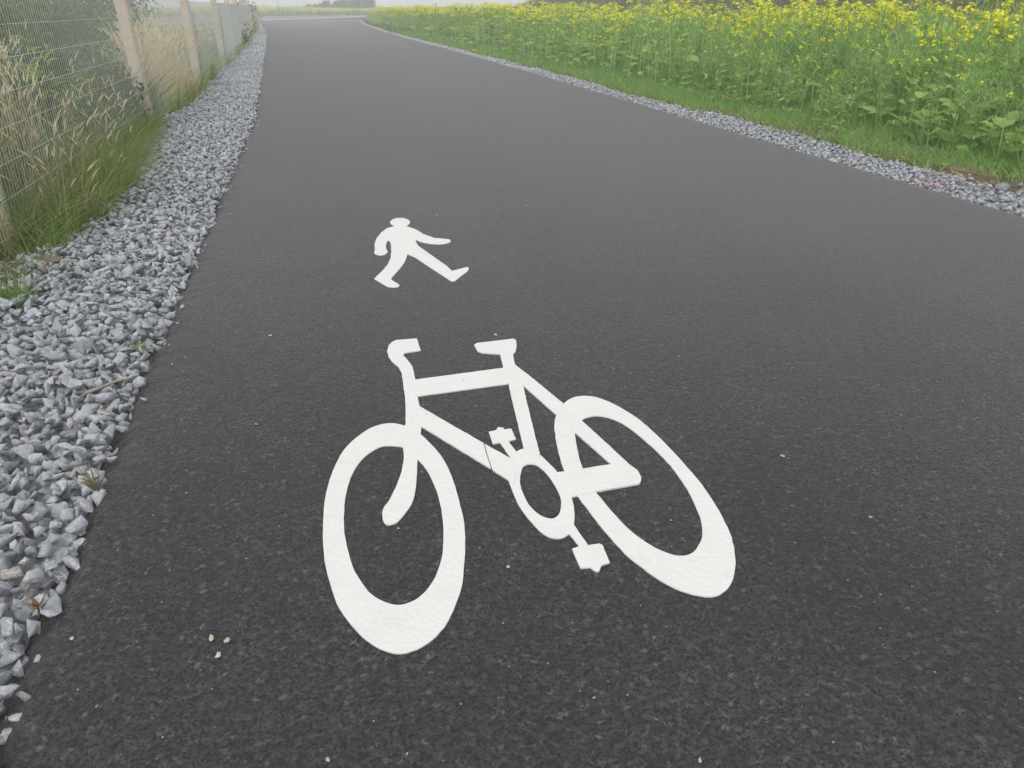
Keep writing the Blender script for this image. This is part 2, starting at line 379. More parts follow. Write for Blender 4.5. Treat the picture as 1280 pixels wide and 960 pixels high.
rear_in = [(726, 527), (737.5, 521.6), (750, 521), (765.6, 524.7), (784, 534), (803, 549), (822, 566), (841, 586.6), (859, 613), (870, 635), (876.6, 654), (877.5, 672.5), (873, 683), (865.6, 692), (853, 696), (839, 694), (819, 686), (800, 674), (781, 658), (762.5, 638), (750, 622.5), (744, 615), (729, 587.5), (723, 569), (720, 554), (719, 541)]
ring_out = [(636, 601), (637, 587), (640, 574), (645, 566), (655, 562), (666, 564), (676, 570.5), (686, 580), (697.5, 592), (707, 606), (714, 622), (718, 640), (717, 658), (711, 669), (700, 674), (687.5, 672.5), (675, 665), (659, 647.5), (647, 630), (639, 610)]
ring_in = [(651.5, 591), (654.5, 584), (662.5, 581), (672, 583), (683, 593), (692, 605), (699.5, 619.5), (701.5, 632), (699, 644), (692, 649), (683, 648.5), (672, 643), (661, 632), (653, 616), (650, 604)]
tubes = [  # top tube, seat tube, seat stay, down tube, chain stay, inner stay
    [(516, 476), (630, 460.8), (637, 480.5), (517, 497)],
    [(632, 466), (650, 466), (660, 510), (675, 570), (668, 576), (658, 576), (655, 563), (646, 526)],
    [(630, 461), (644, 457.3), (660, 469.5), (704, 505.5), (699, 520), (694, 518.5), (651, 480.5), (632, 478)],
    [(518, 506), (525, 509.5), (604.3, 555.4), (607.5, 567), (613.8, 587.3), (526, 534), (516, 530)],
    [(605.6, 556.2), (639, 575), (646, 590), (642, 608), (635, 601), (615.3, 588.4), (608.9, 567.4)],
    [(694, 592.5), (729, 587.5), (766, 581.5), (784, 580.5), (797, 589.5), (801.5, 598.5), (800.5, 604.5), (798, 606.5), (744, 616), (714, 622.8), (702, 620)],
    [(715, 520), (722, 524.5), (726.5, 527), (752, 550), (784, 580), (790, 589), (770, 592), (764, 582), (719, 542), (711, 530)]]
saddle = [(592.5, 432.5), (596, 430), (642.5, 424.5), (645.5, 427.5), (645.5, 436), (644.5, 441), (641, 444), (644, 458), (640, 464), (630, 464), (625, 444), (602.5, 442), (597.5, 440.5)]
pedal_a = [(611, 541), (620, 539), (622.5, 535), (629, 536), (630, 538), (639, 537), (645, 550), (635.5, 552.8), (646, 567), (643, 577), (638, 573.5), (625, 554.3), (616, 556)]
pedal_b = [(717, 657), (735, 682.8), (749, 680.8), (753, 683), (762.5, 705), (751.5, 708), (749, 715), (745, 715.6), (737.5, 710.6), (725.6, 711.6), (715, 687.5), (724, 684.3), (711, 668), (708, 660)]
zt = 0.0040
for nm, loops, dz in [('wheel', [(fw_out, 1), (fw_in, 1)], 0), ('wheel', [(rear_out, 1), (rear_in, 1)], 0), ('fork', [(fork, 1)], 0.0004), ('handlebar', [(bar, 0)], 0.0008),
                      ('chainring', [(ring_out, 1), (ring_in, 1)], 0.0004), ('saddle', [(saddle, 0)], 0.0020), ('pedal', [(pedal_a, 0)], 0.0008), ('pedal', [(pedal_b, 0)], 0.0008)]:
    link(nm, paint_mesh(nm, loops, zt + dz, 0.0045 + dz, bo), M_paint, bike)
for i, tb in enumerate(tubes):
    dz = 0.0012 + 0.0003 * i
    link(['top_tube', 'seat_tube', 'seat_stay', 'down_tube', 'down_tube', 'chain_stay', 'seat_stay'][i], paint_mesh('frame_tube', [(tb, 0)], zt + dz, 0.0045 + dz, bo), M_paint, bike)

man = [(325, 205), (250, 225), (185, 275), (135, 340), (115, 400), (118, 465), (110, 490), (125, 510), (175, 522), (225, 515), (262, 485), (245, 455), (238, 420), (245, 385), (265, 360), (283, 370), (295, 410), (298, 480), (290, 550), (260, 620), (200, 690), (110, 778), (180, 820), (260, 865), (320, 873), (370, 868), (388, 852), (370, 832), (320, 805), (295, 775), (330, 735), (390, 670), (440, 600), (465, 540), (475, 508), (560, 545), (640, 600), (800, 705), (945, 800), (968, 806), (990, 803), (1050, 755), (1130, 695), (1145, 665), (1125, 647), (1080, 660), (960, 692), (900, 635), (800, 565), (700, 495), (600, 425), (575, 390), (558, 348), (620, 375), (720, 395), (820, 402), (900, 393), (945, 375), (940, 350), (890, 342), (760, 330), (650, 290), (570, 240), (480, 208), (460, 203), (440, 180), (350, 180)]
man = [(455 + x / 8.724, 260 + y / 8.724) for x, y in man]
head = [(500.1 + 12.4 * math.cos(a), 278.6 + 5.6 * math.sin(a)) for a in np.linspace(0, 2 * math.pi, 24, endpoint=False)]
mo = G(510, 320)
walker = empty('pedestrian_marking', (mo[0], mo[1], 0))
tag(walker, 'white walking figure symbol painted on the asphalt beyond the bicycle', 'road marking')
link('figure', paint_mesh('figure', [(man, 0)], zt, 0.0045, mo), M_paint, walker)
link('head', paint_mesh('head', [(head, 0)], zt + 0.0008, 0.0053, mo), M_paint, walker)

# ------------------------------------------------------------------ gravel
def hull_stone(seed, npts=10, bevel=True):
    r = np.random.default_rng(seed); bm = bmesh.new()
    P = unit(r.normal(size=(npts, 3))) * r.uniform(0.8, 1.0, (npts, 1)); P *= 0.5
    # saw flat facets off
    for _ in range(5):
        d = unit(r.normal(size=3)); c = r.uniform(0.2, 0.36); s = P @ d; P = P - np.outer(np.maximum(s - c, 0), d)
    for p in P: bm.verts.new(p)
    res = bmesh.ops.convex_hull(bm, input=bm.verts)
    bmesh.ops.delete(bm, geom=[v for v in bm.verts if not v.link_faces], context='VERTS')
    bmesh.ops.remove_doubles(bm, verts=bm.verts, dist=0.05)
    bmesh.ops.dissolve_limit(bm, angle_limit=R(9), verts=bm.verts, edges=bm.edges)
    if bevel: bmesh.ops.bevel(bm, geom=bm.edges[:], offset=0.016, segments=1, affect='EDGES', clamp_overlap=True)
    bmesh.ops.triangulate(bm, faces=bm.faces)
    bm.verts.index_update()
    V = np.array([v.co[:] for v in bm.verts]); Fc = np.array([[v.index for v in f.verts] for f in bm.faces])
    bm.free(); return V, Fc
HI = [hull_stone(100 + i) for i in range(18)]
LO = [hull_stone(200 + i, 9, False) for i in range(12)]

def rotmats(n, tilt=0.5):
    a = rng.uniform(0, 2 * np.pi, n); b = rng.normal(0, tilt, n); c = rng.normal(0, tilt, n)
    ca, sa, cb, sb, cc, sc = np.cos(a), np.sin(a), np.cos(b), np.sin(b), np.cos(c), np.sin(c)
    Z = np.zeros(n); O = np.ones(n)
    Rz = np.stack([ca, -sa, Z, sa, ca, Z, Z, Z, O], 1).reshape(n, 3, 3)
    Rx = np.stack([O, Z, Z, Z, cb, -sb, Z, sb, cb], 1).reshape(n, 3, 3)
    Ry = np.stack([cc, Z, sc, Z, O, Z, -sc, Z, cc], 1).reshape(n, 3, 3)
    return Rz @ Rx @ Ry
def stone_cols(n):
    g = np.clip(rng.normal(0.435, 0.065, n), 0.26, 0.62); c = np.stack([g * 0.935, g * 0.99, g * 1.065], 1)
    wp = rng.random(n); c[wp > 0.975] = np.array([0.52, 0.52, 0.52]) * rng.uniform(0.8, 1.1, ((wp > 0.975).sum(), 1))
    br = (wp < 0.03); c[br] *= np.array([1.12, 1.0, 0.86])
    return c
class Stones:
    def __init__(s): s.V = []; s.F = []; s.K = []; s.n = 0
    def scatter(s, pos, size, lib, tilt=0.5, flat=0.62):
        n = len(pos); lib_i = rng.integers(0, len(lib), n); Rm = rotmats(n, tilt); K = stone_cols(n); pk = np.hypot(pos[:, 0] - PINK[0], (pos[:, 1] - PINK[1]) * 0.8) < 0.17; K[pk] = K[pk] * np.array([1.15, 0.9, 0.95])
        sc = np.stack([size * rng.uniform(0.95, 1.55, n), size * rng.uniform(0.7, 1.05, n), size * flat * rng.uniform(0.75, 1.35, n)], 1)
        for i in range(len(lib)):
            ix = np.where(lib_i == i)[0]
            if not len(ix): continue
            V, Fc = lib[i]
            W = np.einsum('nij,nvj->nvi', Rm[ix], V[None] * sc[ix][:, None, :]) + pos[ix][:, None, :]
            s.V.append(W.reshape(-1, 3)); s.F.append((np.arange(len(ix))[:, None, None] * len(V) + Fc[None]).reshape(-1, 3) + s.n)
            s.K.append(np.repeat(K[ix], len(V), 0)); s.n += len(ix) * len(V)
    def build(s, name, m): return link(name, np_mesh(name, np.concatenate(s.V), np.concatenate(s.F), np.concatenate(s.K)), m)

def grid_pts(x0, x1, y0, y1, step, jit=0.42):
    X, Y = np.meshgrid(np.arange(x0, x1, step), np.arange(y0, y1, step * 0.88)); X = X + (np.arange(Y.shape[0])[:, None] % 2) * step / 2
    P = np.stack([X.ravel(), Y.ravel()], 1); return P + rng.uniform(-jit, jit, P.shape) * step
def nz(P, s, k): return np.array([mnoise.noise(Vector((p[0] * s, p[1] * s, k))) for p in P])
def in_left(P, inner=0.0, outer=0.0):
    e = np.array([edge(YL, y) for y in P[:, 1]]) + 0.05 * nz(np.stack([P[:, 1], P[:, 1] * 0], 1), 2.3, 8); g = np.array([edge(GL, y) for y in P[:, 1]])
    return (P[:, 0] < e + inner) & (P[:, 0] > g - outer)
def in_right(P, inner=0.0, outer=0.0):
    e = np.array([edge(YR, y) for y in P[:, 1]]); g = np.array([edge(GRo, y) for y in P[:, 1]]) + 0.17 * nz(np.stack([P[:, 1], P[:, 1] * 0], 1), 1.4, 9)
    return (P[:, 0] > e + inner) & (P[:, 0] < g + outer)
PINK = G(1163, 223)
st = Stones()
def layer(test, x0, x1, y0, y1, step, z, zj, smin, smax, lib, tilt=0.45, inner=0.0, outer=0.0):
    P = grid_pts(x0, x1, y0, y1, step); P = P[test(P, inner, outer)]
    if not len(P): return
    size = smin + (smax - smin) * rng.beta(1.4, 2.6, len(P))
    zz = z + rng.uniform(-zj, zj, len(P)) + 0.03 * nz(P, 0.9, 4.0)
    st.scatter(np.column_stack([P, zz]), size, lib, tilt)
for (y0, y1, lib) in [(1.0, 7.0, HI), (7.0, 30, LO)]:
    layer(in_left, -3, 0, y0, y1, 0.075, -0.075, 0.012, 0.06, 0.10, lib, 0.5, -0.01, 0.1)
    layer(in_left, -3, 0, y0, y1, 0.068, -0.032, 0.014, 0.055, 0.115, lib, 0.6, -0.02, 0.08)
    layer(in_left, -3, 0, y0, y1, 0.092, 0.0, 0.014, 0.065, 0.135, lib, 0.6, -0.025, 0.02)
    layer(in_left, -3, 0, y0, y1, 0.085, 0.012, 0.012, 0.035, 0.075, lib, 0.7, -0.035, 0.0)
layer(in_left, -6, 0, 29.5, 95, 0.125, -0.03, 0.02, 0.11, 0.2, LO, 0.5, 0.0, 0.1)
layer(in_left, -6, 0, 29.5, 95, 0.16, 0.01, 0.02, 0.1, 0.2, LO, 0.5, -0.03, 0.05)
for (y0, y1, s) in [(2.0, 22.0, 1.0), (22, 60, 1.5), (60, 120, 3.0)]:
    layer(in_right, 5, 13, y0, y1, 0.075 * s, -0.07, 0.012, 0.06 * s, 0.1 * s, LO, 0.4, 0.02, 0.06)
    layer(in_right, 5, 13, y0, y1, 0.085 * s, -0.035, 0.014, 0.05 * s, 0.11 * s, LO, 0.6, 0.03, -0.13)
yy = rng.uniform(3.2, 30, 110); P = np.column_stack([np.array([edge(YL, y) for y in yy]) + np.abs(rng.normal(0, 0.035, 110)), yy, np.full(110, 0.0)])
st.scatter(P, rng.uniform(0.012, 0.045, 110), LO, 0.5)
yy = rng.uniform(3, 30, 130); P = np.column_stack([np.array([edge(GRo, y) for y in yy]) + np.abs(rng.normal(0, 0.2, 130)), yy, np.full(130, -0.06)])
st.scatter(P, rng.uniform(0.03, 0.09, 130), LO, 0.5)
tag(st.build('gravel', M_stone), kind='stuff')
# dusty bed under the stones
def bed(name, A, B, y0, y1, z):
    yy = np.arange(y0, y1, 0.5); v = []
    for y in yy: v += [(edge(A, y), y, z), (edge(B, y), y, z)]
    f = [[2 * i, 2 * i + 1, 2 * i + 3, 2 * i + 2] for i in range(len(yy) - 1)]
    tag(link(name, np_mesh(name, v, f), M_bed), kind='structure')
GLw = GL - np.array([0.12, 0]); YLw = YL - np.array([0.095, 0]); bed('gravel_bed', GLw, YLw, -3.5, 100, -0.082)
YRw = YR + np.array([0.085, 0]); bed('gravel_bed', YRw, GRo, -3.5, 120, -0.081)

# ------------------------------------------------------------------ mesh fence
PS = 6.17; FX = -2.18
fence = empty('mesh_fence', (FX, 6.14, 0))
tag(fence, 'tall welded wire mesh fence on pale square posts along the gravel', 'fence')
def wire_mesh_panel(L, H):
    V, Fq = [], []; n = 0
    def bar(p, q, r):
        nonlocal n
        p, q = np.array(p, float), np.array(q, float); d = unit(q - p)
        a = unit(np.cross(d, [1, 0, 0.01])); b = np.cross(d, a)
        for c in (p, q):
            for s, t in ((1, 0), (0, 1), (-1, 0), (0, -1)): V.append(c + r * (s * a + t * b))
        for i in range(4): j = (i + 1) % 4; Fq.append([n + i, n + j, n + 4 + j, n + 4 + i])
        n += 8
    for i in range(int(L / 0.062) + 1): bar((0, i * 0.062, 0.04), (0, i * 0.062, H), 0.0018)
    k = 0
    z = 0.06
    while z < H:
        bar((0.0064, 0, z), (0.0064, L, z), 0.0023); z += 0.222
    return np_mesh('mesh_panel', V, Fq)
panel_me = wire_mesh_panel(PS - 0.03, 1.63)
bm = bmesh.new(); bmesh.ops.create_cube(bm, size=1)
for v in bm.verts: v.co = Vector((v.co.x * 0.15, v.co.y * 0.165, (v.co.z + 0.5) * 1.95 - 0.15))
bmesh.ops.bevel(bm, geom=bm.edges[:], offset=0.014, segments=2, affect='EDGES')
# weathered taper and slight irregularity
bmesh.ops.subdivide_edges(bm, edges=[e for e in bm.edges if e.calc_length() > 1], cuts=7)
for v in bm.verts: v.co += Vector((mnoise.noise(v.co * 3), mnoise.noise(v.co * 3 + Vector((5, 1, 2))), 0)) * 0.006
post_me = bpy.data.meshes.new('post'); bm.to_mesh(post_me); bm.free(); post_me.materials.append(M_conc)
panel_me.materials.append(M_wire)
bm = bmesh.new(); bmesh.ops.create_cube(bm, size=1)
for v in bm.verts: v.co = Vector((v.co.x * 0.02, v.co.y * 0.07, v.co.z * 0.035))
bmesh.ops.bevel(bm, geom=bm.edges[:], offset=0.004, segments=1, affect='EDGES')
clip_me = bpy.data.meshes.new('clip'); bm.to_mesh(clip_me); bm.free(); clip_me.materials.append(M_wire)
FCURVE = np.array([(0, -10), (0, 26), (-0.35, 37), (-1.0, 60), (-1.9, 90)])
fpts = [(np.interp(y, FCURVE[:, 1], FCURVE[:, 0]), y) for y in 6.14 + PS * np.arange(-1, 13)]
for i, (dx, y) in enumerate(fpts):
    po = bpy.data.objects.new('post', post_me); C.objects.link(po); po.parent = fence
    lean = R(rng.normal(0, 0.6)); po.location = (dx - 0.08, y - 6.14, -0.05); po.rotation_euler = (0, lean, R(rng.normal(0, 2)))
    if i < 5:
        for z in (0.33, 0.77, 1.22, 1.65):
            cl = bpy.data.objects.new('clip', clip_me); C.objects.link(cl); cl.parent = po; cl.location = (0.082, 0, z)
    if i + 1 < len(fpts):
        pa = bpy.data.objects.new('mesh_panel', panel_me); C.objects.link(pa); pa.parent = fence
        pa.location = (dx + 0.02, y - 6.14 + 0.015, 0.0); pa.rotation_euler = (0, 0, -math.atan2(fpts[i + 1][0] - dx, PS))

# ------------------------------------------------------------------ grasses (uncountable)
def grass_patch(g, P, z, h, hj, wd, lean, ca, cb, segs=3, jit=0.15):
    n = len(P)
    if n == 0: return
    a = rng.uniform(0, 2 * np.pi, n); hd = np.stack([np.cos(a), np.sin(a), np.zeros(n)], 1)
    L = h * np.clip(1 + rng.normal(0, hj, n), 0.3, 1.9)
    up = unit(np.stack([np.zeros(n), np.zeros(n), np.ones(n)], 1) + hd * (rng.uniform(0, lean, n))[:, None])
    base = np.column_stack([P, np.full(n, z) if np.isscalar(z) else z])
    g.add(*strips(base, up, L, wd * rng.uniform(0.7, 1.3, n), L * rng.uniform(0.05, 0.55, n) * lean * 1.6, hd - np.array([0, 0, 0.35]), rand_cols(n, ca, cb, jit), segs))
def stalks(g, P, z, h, hj, ca, cb, head=0.11, headw=0.012, ch=(0.42, 0.36, 0.24), ch2=(0.55, 0.48, 0.35)):
    n = len(P)
    if n == 0: return
    a = rng.uniform(0, 2 * np.pi, n); hd = np.stack([np.cos(a), np.sin(a), np.zeros(n)], 1)
    L = h * np.clip(1 + rng.normal(0, hj, n), 0.4, 1.5)
    up = unit(np.array([[0, 0, 1.0]]) + hd * rng.uniform(0, 0.18, n)[:, None])
    base = np.column_stack([P, np.full(n, z)]); bd = L * rng.uniform(0.02, 0.16, n); bdir = hd - np.array([0, 0, 0.2])
    g.add(*strips(base, up, L, np.full(n, 0.0045), bd, bdir, rand_cols(n, ca, cb), 4))
    tip = base + up * L[:, None] + bdir * bd[:, None]; td = unit(up * L[:, None] + 2 * bdir * bd[:, None] + hd * rng.uniform(0, 0.2, n)[:, None])
    hl = head * rng.uniform(0.6, 1.4, n); kc = rand_cols(n, ch, ch2)
    for ph in (0, 1):
        f = np.stack([np.cos(a + ph * 1.57), np.sin(a + ph * 1.57), np.zeros(n)], 1)
        g.add(*strips(tip - td * 0.01, td, hl, headw * rng.uniform(0.7, 1.5, n), hl * 0.25, hd - np.array([0, 0, 0.5]), kc, 3, 'leaf', f))
def uni(n, x0, x1, y0, y1): return np.column_stack([rng.uniform(x0, x1, n), rng.uniform(y0, y1, n)])
def clumped(n, k, x0, x1, y0, y1, s):
    c = uni(k, x0, x1, y0, y1); return c[rng.integers(0, k, n)] + rng.normal(0, s, (n, 2))
def out_of_gravel(P, m=0.0): return P[P[:, 0] < np.array([edge(GL, y) for y in P[:, 1]]) + m + 0.08 * nz(P, 2.5, 2.2)]
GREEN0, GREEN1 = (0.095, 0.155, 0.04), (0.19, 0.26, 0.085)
STRAW0, STRAW1 = (0.25, 0.22, 0.125), (0.42, 0.365, 0.23)
g = Geo()
# verge in front of and under the near fence
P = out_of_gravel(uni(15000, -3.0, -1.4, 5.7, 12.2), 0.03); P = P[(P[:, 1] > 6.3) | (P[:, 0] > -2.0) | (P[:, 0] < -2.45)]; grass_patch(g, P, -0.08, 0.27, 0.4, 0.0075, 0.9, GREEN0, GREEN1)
P = out_of_gravel(clumped(7000, 60, -2.6, -1.5, 5.9, 11.9, 0.12), 0.03); grass_patch(g, P, -0.08, 0.42, 0.35, 0.007, 0.75, GREEN0, (0.15, 0.2, 0.06))
P = out_of_gravel(clumped(900, 24, -2.4, -1.5, 6.0, 10.5, 0.1)); grass_patch(g, P, -0.08, 0.4, 0.3, 0.006, 0.9, (0.25, 0.2, 0.1), STRAW1)
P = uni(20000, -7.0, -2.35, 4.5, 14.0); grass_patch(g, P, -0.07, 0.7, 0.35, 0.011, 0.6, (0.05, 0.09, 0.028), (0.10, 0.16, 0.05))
# beyond the second post
P = out_of_gravel(uni(14000, -5.0, -2.0, 12.2, 32)); grass_patch(g, P, -0.07, 0.45, 0.4, 0.014, 0.7, GREEN0, GREEN1)
P = out_of_gravel(uni(9000, -8.0, -2.2, 30, 90)); grass_patch(g, P, -0.05, 0.5, 0.4, 0.04, 0.7, GREEN0, GREEN1)
# weeds creeping at the very near corner of the gravel
P = np.array([G(8, 372)]) + rng.normal(0, 0.07, (160, 2)); grass_patch(g, P, -0.03, 0.13, 0.4, 0.008, 0.9, (0.08, 0.15, 0.03), (0.16, 0.25, 0.06))
P = np.array([G(5, 345)]) + rng.normal(0, 0.16, (260, 2)); grass_patch(g, P, -0.03, 0.16, 0.4, 0.007, 0.9, (0.08, 0.12, 0.03), (0.22, 0.24, 0.1))
tag(link('verge_grass', g.mesh('verge_grass'), M_plant), kind='stuff')

g = Geo()
P = clumped(750, 60, -3.6, -2.35, 5.6, 9.0, 0.16); stalks(g, P, -0.07, 1.08, 0.2, STRAW0, STRAW1, 0.11, 0.010)
grass_patch(g, clumped(700, 50, -3.6, -2.35, 5.6, 8.8, 0.16), -0.07, 0.75, 0.25, 0.007, 0.22, (0.22, 0.19, 0.09), STRAW1)
P = out_of_gravel(clumped(190, 30, -2.4, -1.7, 6.2, 11.0, 0.1)); stalks(g, P, -0.07, 0.6, 0.25, STRAW0, STRAW1, 0.10, 0.010)
P = uni(150, -4.5, -2.5, 9.0, 12.3); stalks(g, P, -0.07, 0.85, 0.25, STRAW0, STRAW1, 0.11, 0.011)
# the tall bleached clump past the second post
P = clumped(900, 14, -2.95, -2.3, 14.0, 17.6, 0.16); stalks(g, P, -0.07, 1.05, 0.18, (0.42, 0.36, 0.25), STRAW1, 0.13, 0.014, (0.48, 0.38, 0.26), (0.66, 0.55, 0.40))
grass_patch(g, clumped(1500, 16, -2.9, -2.25, 13.9, 17.6, 0.14), -0.07, 0.6, 0.3, 0.012, 0.4, (0.40, 0.31, 0.20), (0.52, 0.43, 0.28))
P = clumped(500, 20, -3.2, -2.4, 20, 34, 0.2); stalks(g, P, -0.07, 1.0, 0.2, (0.34, 0.26, 0.15), STRAW1, 0.14, 0.018)
P = clumped(500, 24, -4.0, -2.7, 32, 60, 0.3); stalks(g, P, -0.07, 1.1, 0.2, (0.34, 0.26, 0.15), STRAW1, 0.16, 0.025)
tag(link('dry_grass', g.mesh('dry_grass'), M_plant), kind='stuff')

# right verge
g = Geo()
def rv(P, m):
    P = P[P[:, 0] > np.array([edge(GRo, y) for y in P[:, 1]]) + m + 0.2 * nz(P, 1.3, 6.0)]
    d = P[:, 0] - np.array([edge(GRo, y) for y in P[:, 1]])
    return P[~((d < 0.42) & (P[:, 1] > 5.7) & (P[:, 1] < 7.2) & (rng.random(len(P)) < 0.93)) & (rng.random(len(P)) < 0.75 + 0.9 * nz(P, 1.1, 4.4))]
P = rv(uni(26000, 6.2, 8.2, 4.0, 22.0), 0.02); grass_patch(g, P, -0.08, 0.15, 0.4, 0.010, 0.8, (0.115, 0.215, 0.05), (0.21, 0.345, 0.10))
P = rv(uni(12000, 6.2, 8.4, 22, 60), 0.0); grass_patch(g, P, -0.08, 0.2, 0.4, 0.022, 0.8, (0.115, 0.215, 0.05), (0.21, 0.345, 0.10))
P = rv(uni(3500, 6.1, 12, 60, 150), 0.0); grass_patch(g, P, -0.08, 0.3, 0.4, 0.07, 0.8, (0.07, 0.13, 0.03), (0.16, 0.22, 0.07))
P = uni(24000, 7.6, 14.5, 3.0, 26); grass_patch(g, P, -0.08, 0.42, 0.4, 0.013, 0.5, (0.10, 0.19, 0.05), (0.18, 0.29, 0.085))
P = clumped(900, 26, 6.1, 6.6, 4.5, 26, 0.05); grass_patch(g, P, -0.05, 0.14, 0.4, 0.009, 0.9, (0.11, 0.17, 0.05), (0.22, 0.26, 0.1))
tag(link('field_edge_grass', g.mesh('field_edge_grass'), M_plant), kind='stuff')

g = Geo()
def onbank(P): return np.array([ground_z(*p) for p in P])
P = uni(20000, 13.0, 19.5, 6, 70); grass_patch(g, P, onbank(P), 0.38, 0.45, 0.03, 0.8, (0.09, 0.125, 0.05), (0.17, 0.19, 0.10), 2, 0.25)
P = clumped(1200, 60, 15.5, 20, 6, 60, 0.5); grass_patch(g, P, onbank(P), 0.6, 0.3, 0.03, 0.5, (0.16, 0.15, 0.10), (0.24, 0.22, 0.15), 2)
tag(link('bank_grass', g.mesh('bank_grass'), M_plant), kind='stuff')

# ------------------------------------------------------------------ yellow-flowered crop plants
YEL0, YEL1 = (0.80, 0.70, 0.02), (0.88, 0.82, 0.06)
STEM0, STEM1 = (0.18, 0.30, 0.10), (0.31, 0.43, 0.17)
LEAF0, LEAF1 = (0.165, 0.27, 0.08), (0.28, 0.40, 0.135)
def make_plant(kind, seed, lite=False):
    """returns three Geo: stem, foliage, blossom of a plant 1 m tall"""
    r = np.random.default_rng(seed)
    S_, L_, B_ = Geo(), Geo(), Geo()
    nb = {'full': 10, 'sparse': 6, 'green': 7}[kind]
    if lite: nb = max(3, nb - 3)
    tips = []
    def tube(p, q, r0, r1, c, mid):
        t = np.linspace(0, 1, 4)[:, None]; ctr = (1 - t) ** 2 * p + 2 * t * (1 - t) * mid + t ** 2 * q
        rr = r0 + (r1 - r0) * t; k = 3
        an = np.arange(k) * 2 * np.pi / k
        ring = np.stack([np.cos(an), np.sin(an), 0 * an], 1)
        V = (ctr[:, None, :] + rr[:, None, :] * ring[None]).reshape(-1, 3)
        Q = [[i * k + j, i * k + (j + 1) % k, (i + 1) * k + (j + 1) % k, (i + 1) * k + j] for i in range(3) for j in range(k)]
        S_.add(V, Q, c); return ctr
    top = np.array([r.normal(0, 0.06), r.normal(0, 0.06), 1.0])
    stem = tube(np.zeros(3), top, 0.009, 0.003, rand_cols(1, STEM0, STEM1)[0], np.array([r.normal(0, .03), r.normal(0, .03), 0.5]))
    tips.append((stem[2], top))
    for b in range(nb):
        t = r.uniform(0.35, 0.8); p = stem[0] * (1 - t) + top * t
        a = b * 2.4 + r.uniform(-.5, .5); ln = r.uniform(0.3, 0.52) * (1.2 - t * 0.55)
        q = p + np.array([math.cos(a) * ln * 0.32, math.sin(a) * ln * 0.32, ln * r.uniform(0.9, 1.1)]); q[2] = min(q[2], r.uniform(0.93, 1.03))
        mid = p + np.array([math.cos(a) * ln * 0.24, math.sin(a) * ln * 0.24, ln * 0.3])
        tube(p, q, 0.005, 0.002, rand_cols(1, STEM0, STEM1)[0], mid); tips.append((mid, q))
    # leaves
    nl = (32 if not lite else 13); t = r.random(nl) ** 1.3; bi = r.integers(0, len(tips), nl)
    base = np.array([tips[i][0] * (1 - tt) * 0.8 + tips[i][1] * tt * 0.85 for i, tt in zip(bi, t)])
    a = r.uniform(0, 2 * np.pi, nl); hd = np.stack([np.cos(a), np.sin(a), np.zeros(nl)], 1)
    up = unit(hd + np.array([0, 0, 1.0]) * r.uniform(0.7, 2.4, nl)[:, None])
    ll = r.uniform(0.06, 0.15, nl) * (1.3 - base[:, 2] * 0.85)
    L_.add(*strips(base, up, ll, ll * r.uniform(0.14, 0.3, nl) * (1.25 if lite else 1), ll * 0.3, hd - np.array([0, 0, 0.8]), rand_cols(nl, LEAF0, LEAF1, 0.2), 3, 'leaf'))
    nl = (6 if not lite else 3); a = r.uniform(0, 2 * np.pi, nl); hd = np.stack([np.cos(a), np.sin(a), np.zeros(nl)], 1)
    base = hd * 0.02 + np.array([0, 0, 1.0]) * r.uniform(0.03, 0.4, nl)[:, None]
    ll = r.uniform(0.10, 0.2, nl)
    L_.add(*strips(base, unit(hd + np.array([0, 0, 1.1])), ll, ll * r.uniform(0.35, 0.5, nl), ll * 0.4, hd - np.array([0, 0, 1.0]), rand_cols(nl, LEAF0, LEAF1, 0.2), 3, 'leaf'))
    # pods / buds up the branch ends, then flowers
    for mid, q in tips:
        d = unit(q - mid); n = 18 if not lite else 6
        a = r.uniform(0, 2 * np.pi, n); hd = np.stack([np.cos(a), np.sin(a), np.zeros(n)], 1)
        base = q - d * r.uniform(0.04, 0.34, n)[:, None]
        S_.add(*strips(base, unit(hd * 0.8 + d), np.full(n, 0.06), np.full(n, 0.006 if not lite else 0.009), np.full(n, 0.01), np.tile([0, 0, 1.0], (n, 1)), rand_cols(n, STEM0, STEM1), 1))
        want = {'full': 1.0, 'sparse': 0.48, 'green': 0.06}[kind]
        if r.random() < want and q[2] > 0.72:
            n = r.integers(11, 22) if not lite else 7
            a = r.uniform(0, 2 * np.pi, n); el = r.uniform(-0.3, 1.3, n)
            off = np.stack([np.cos(a) * np.cos(el), np.sin(a) * np.cos(el), np.sin(el)], 1) * r.uniform(0.008, 0.04, n)[:, None]
            c = q + off - d * r.uniform(0, 0.05, n)[:, None]
            nrm = unit(off + np.array([0, 0, 0.03])); u = unit(np.cross(nrm, r.normal(size=(n, 3)))); v = np.cross(nrm, u)
            s = r.uniform(0.011, 0.0165, n)[:, None] * (1 if not lite else 1.3)
            col = np.repeat(rand_cols(n, YEL0, YEL1, 0.08), 4, 0)
            for (pu, pv) in ((1, 0.42), (0.42, 1)):         # two crossed petal pairs
                cup = nrm * s * 0.35
                V = np.stack([c + u * s * pu + v * s * pv + cup, c - u * s * pu + v * s * pv + cup, c - u * s * pu - v * s * pv + cup, c + u * s * pu - v * s * pv + cup], 1)
                B_.add(V.reshape(-1, 3), np.arange(n * 4).reshape(-1, 4), col)
                c = c + nrm * 0.0015
    if not B_.V:
        B_ = None
    return S_, L_, B_
KINDS = ['full', 'full', 'full', 'sparse', 'sparse', 'green', 'green', 'green']
protos = []
for i, kd in enumerate(KINDS):
    S_, L_, B_ = make_plant(kd, 300 + i)
    protos.append((kd, S_.mesh('plant_stem'), L_.mesh('plant_leaves'), B_.mesh('plant_blossom') if B_ else None))
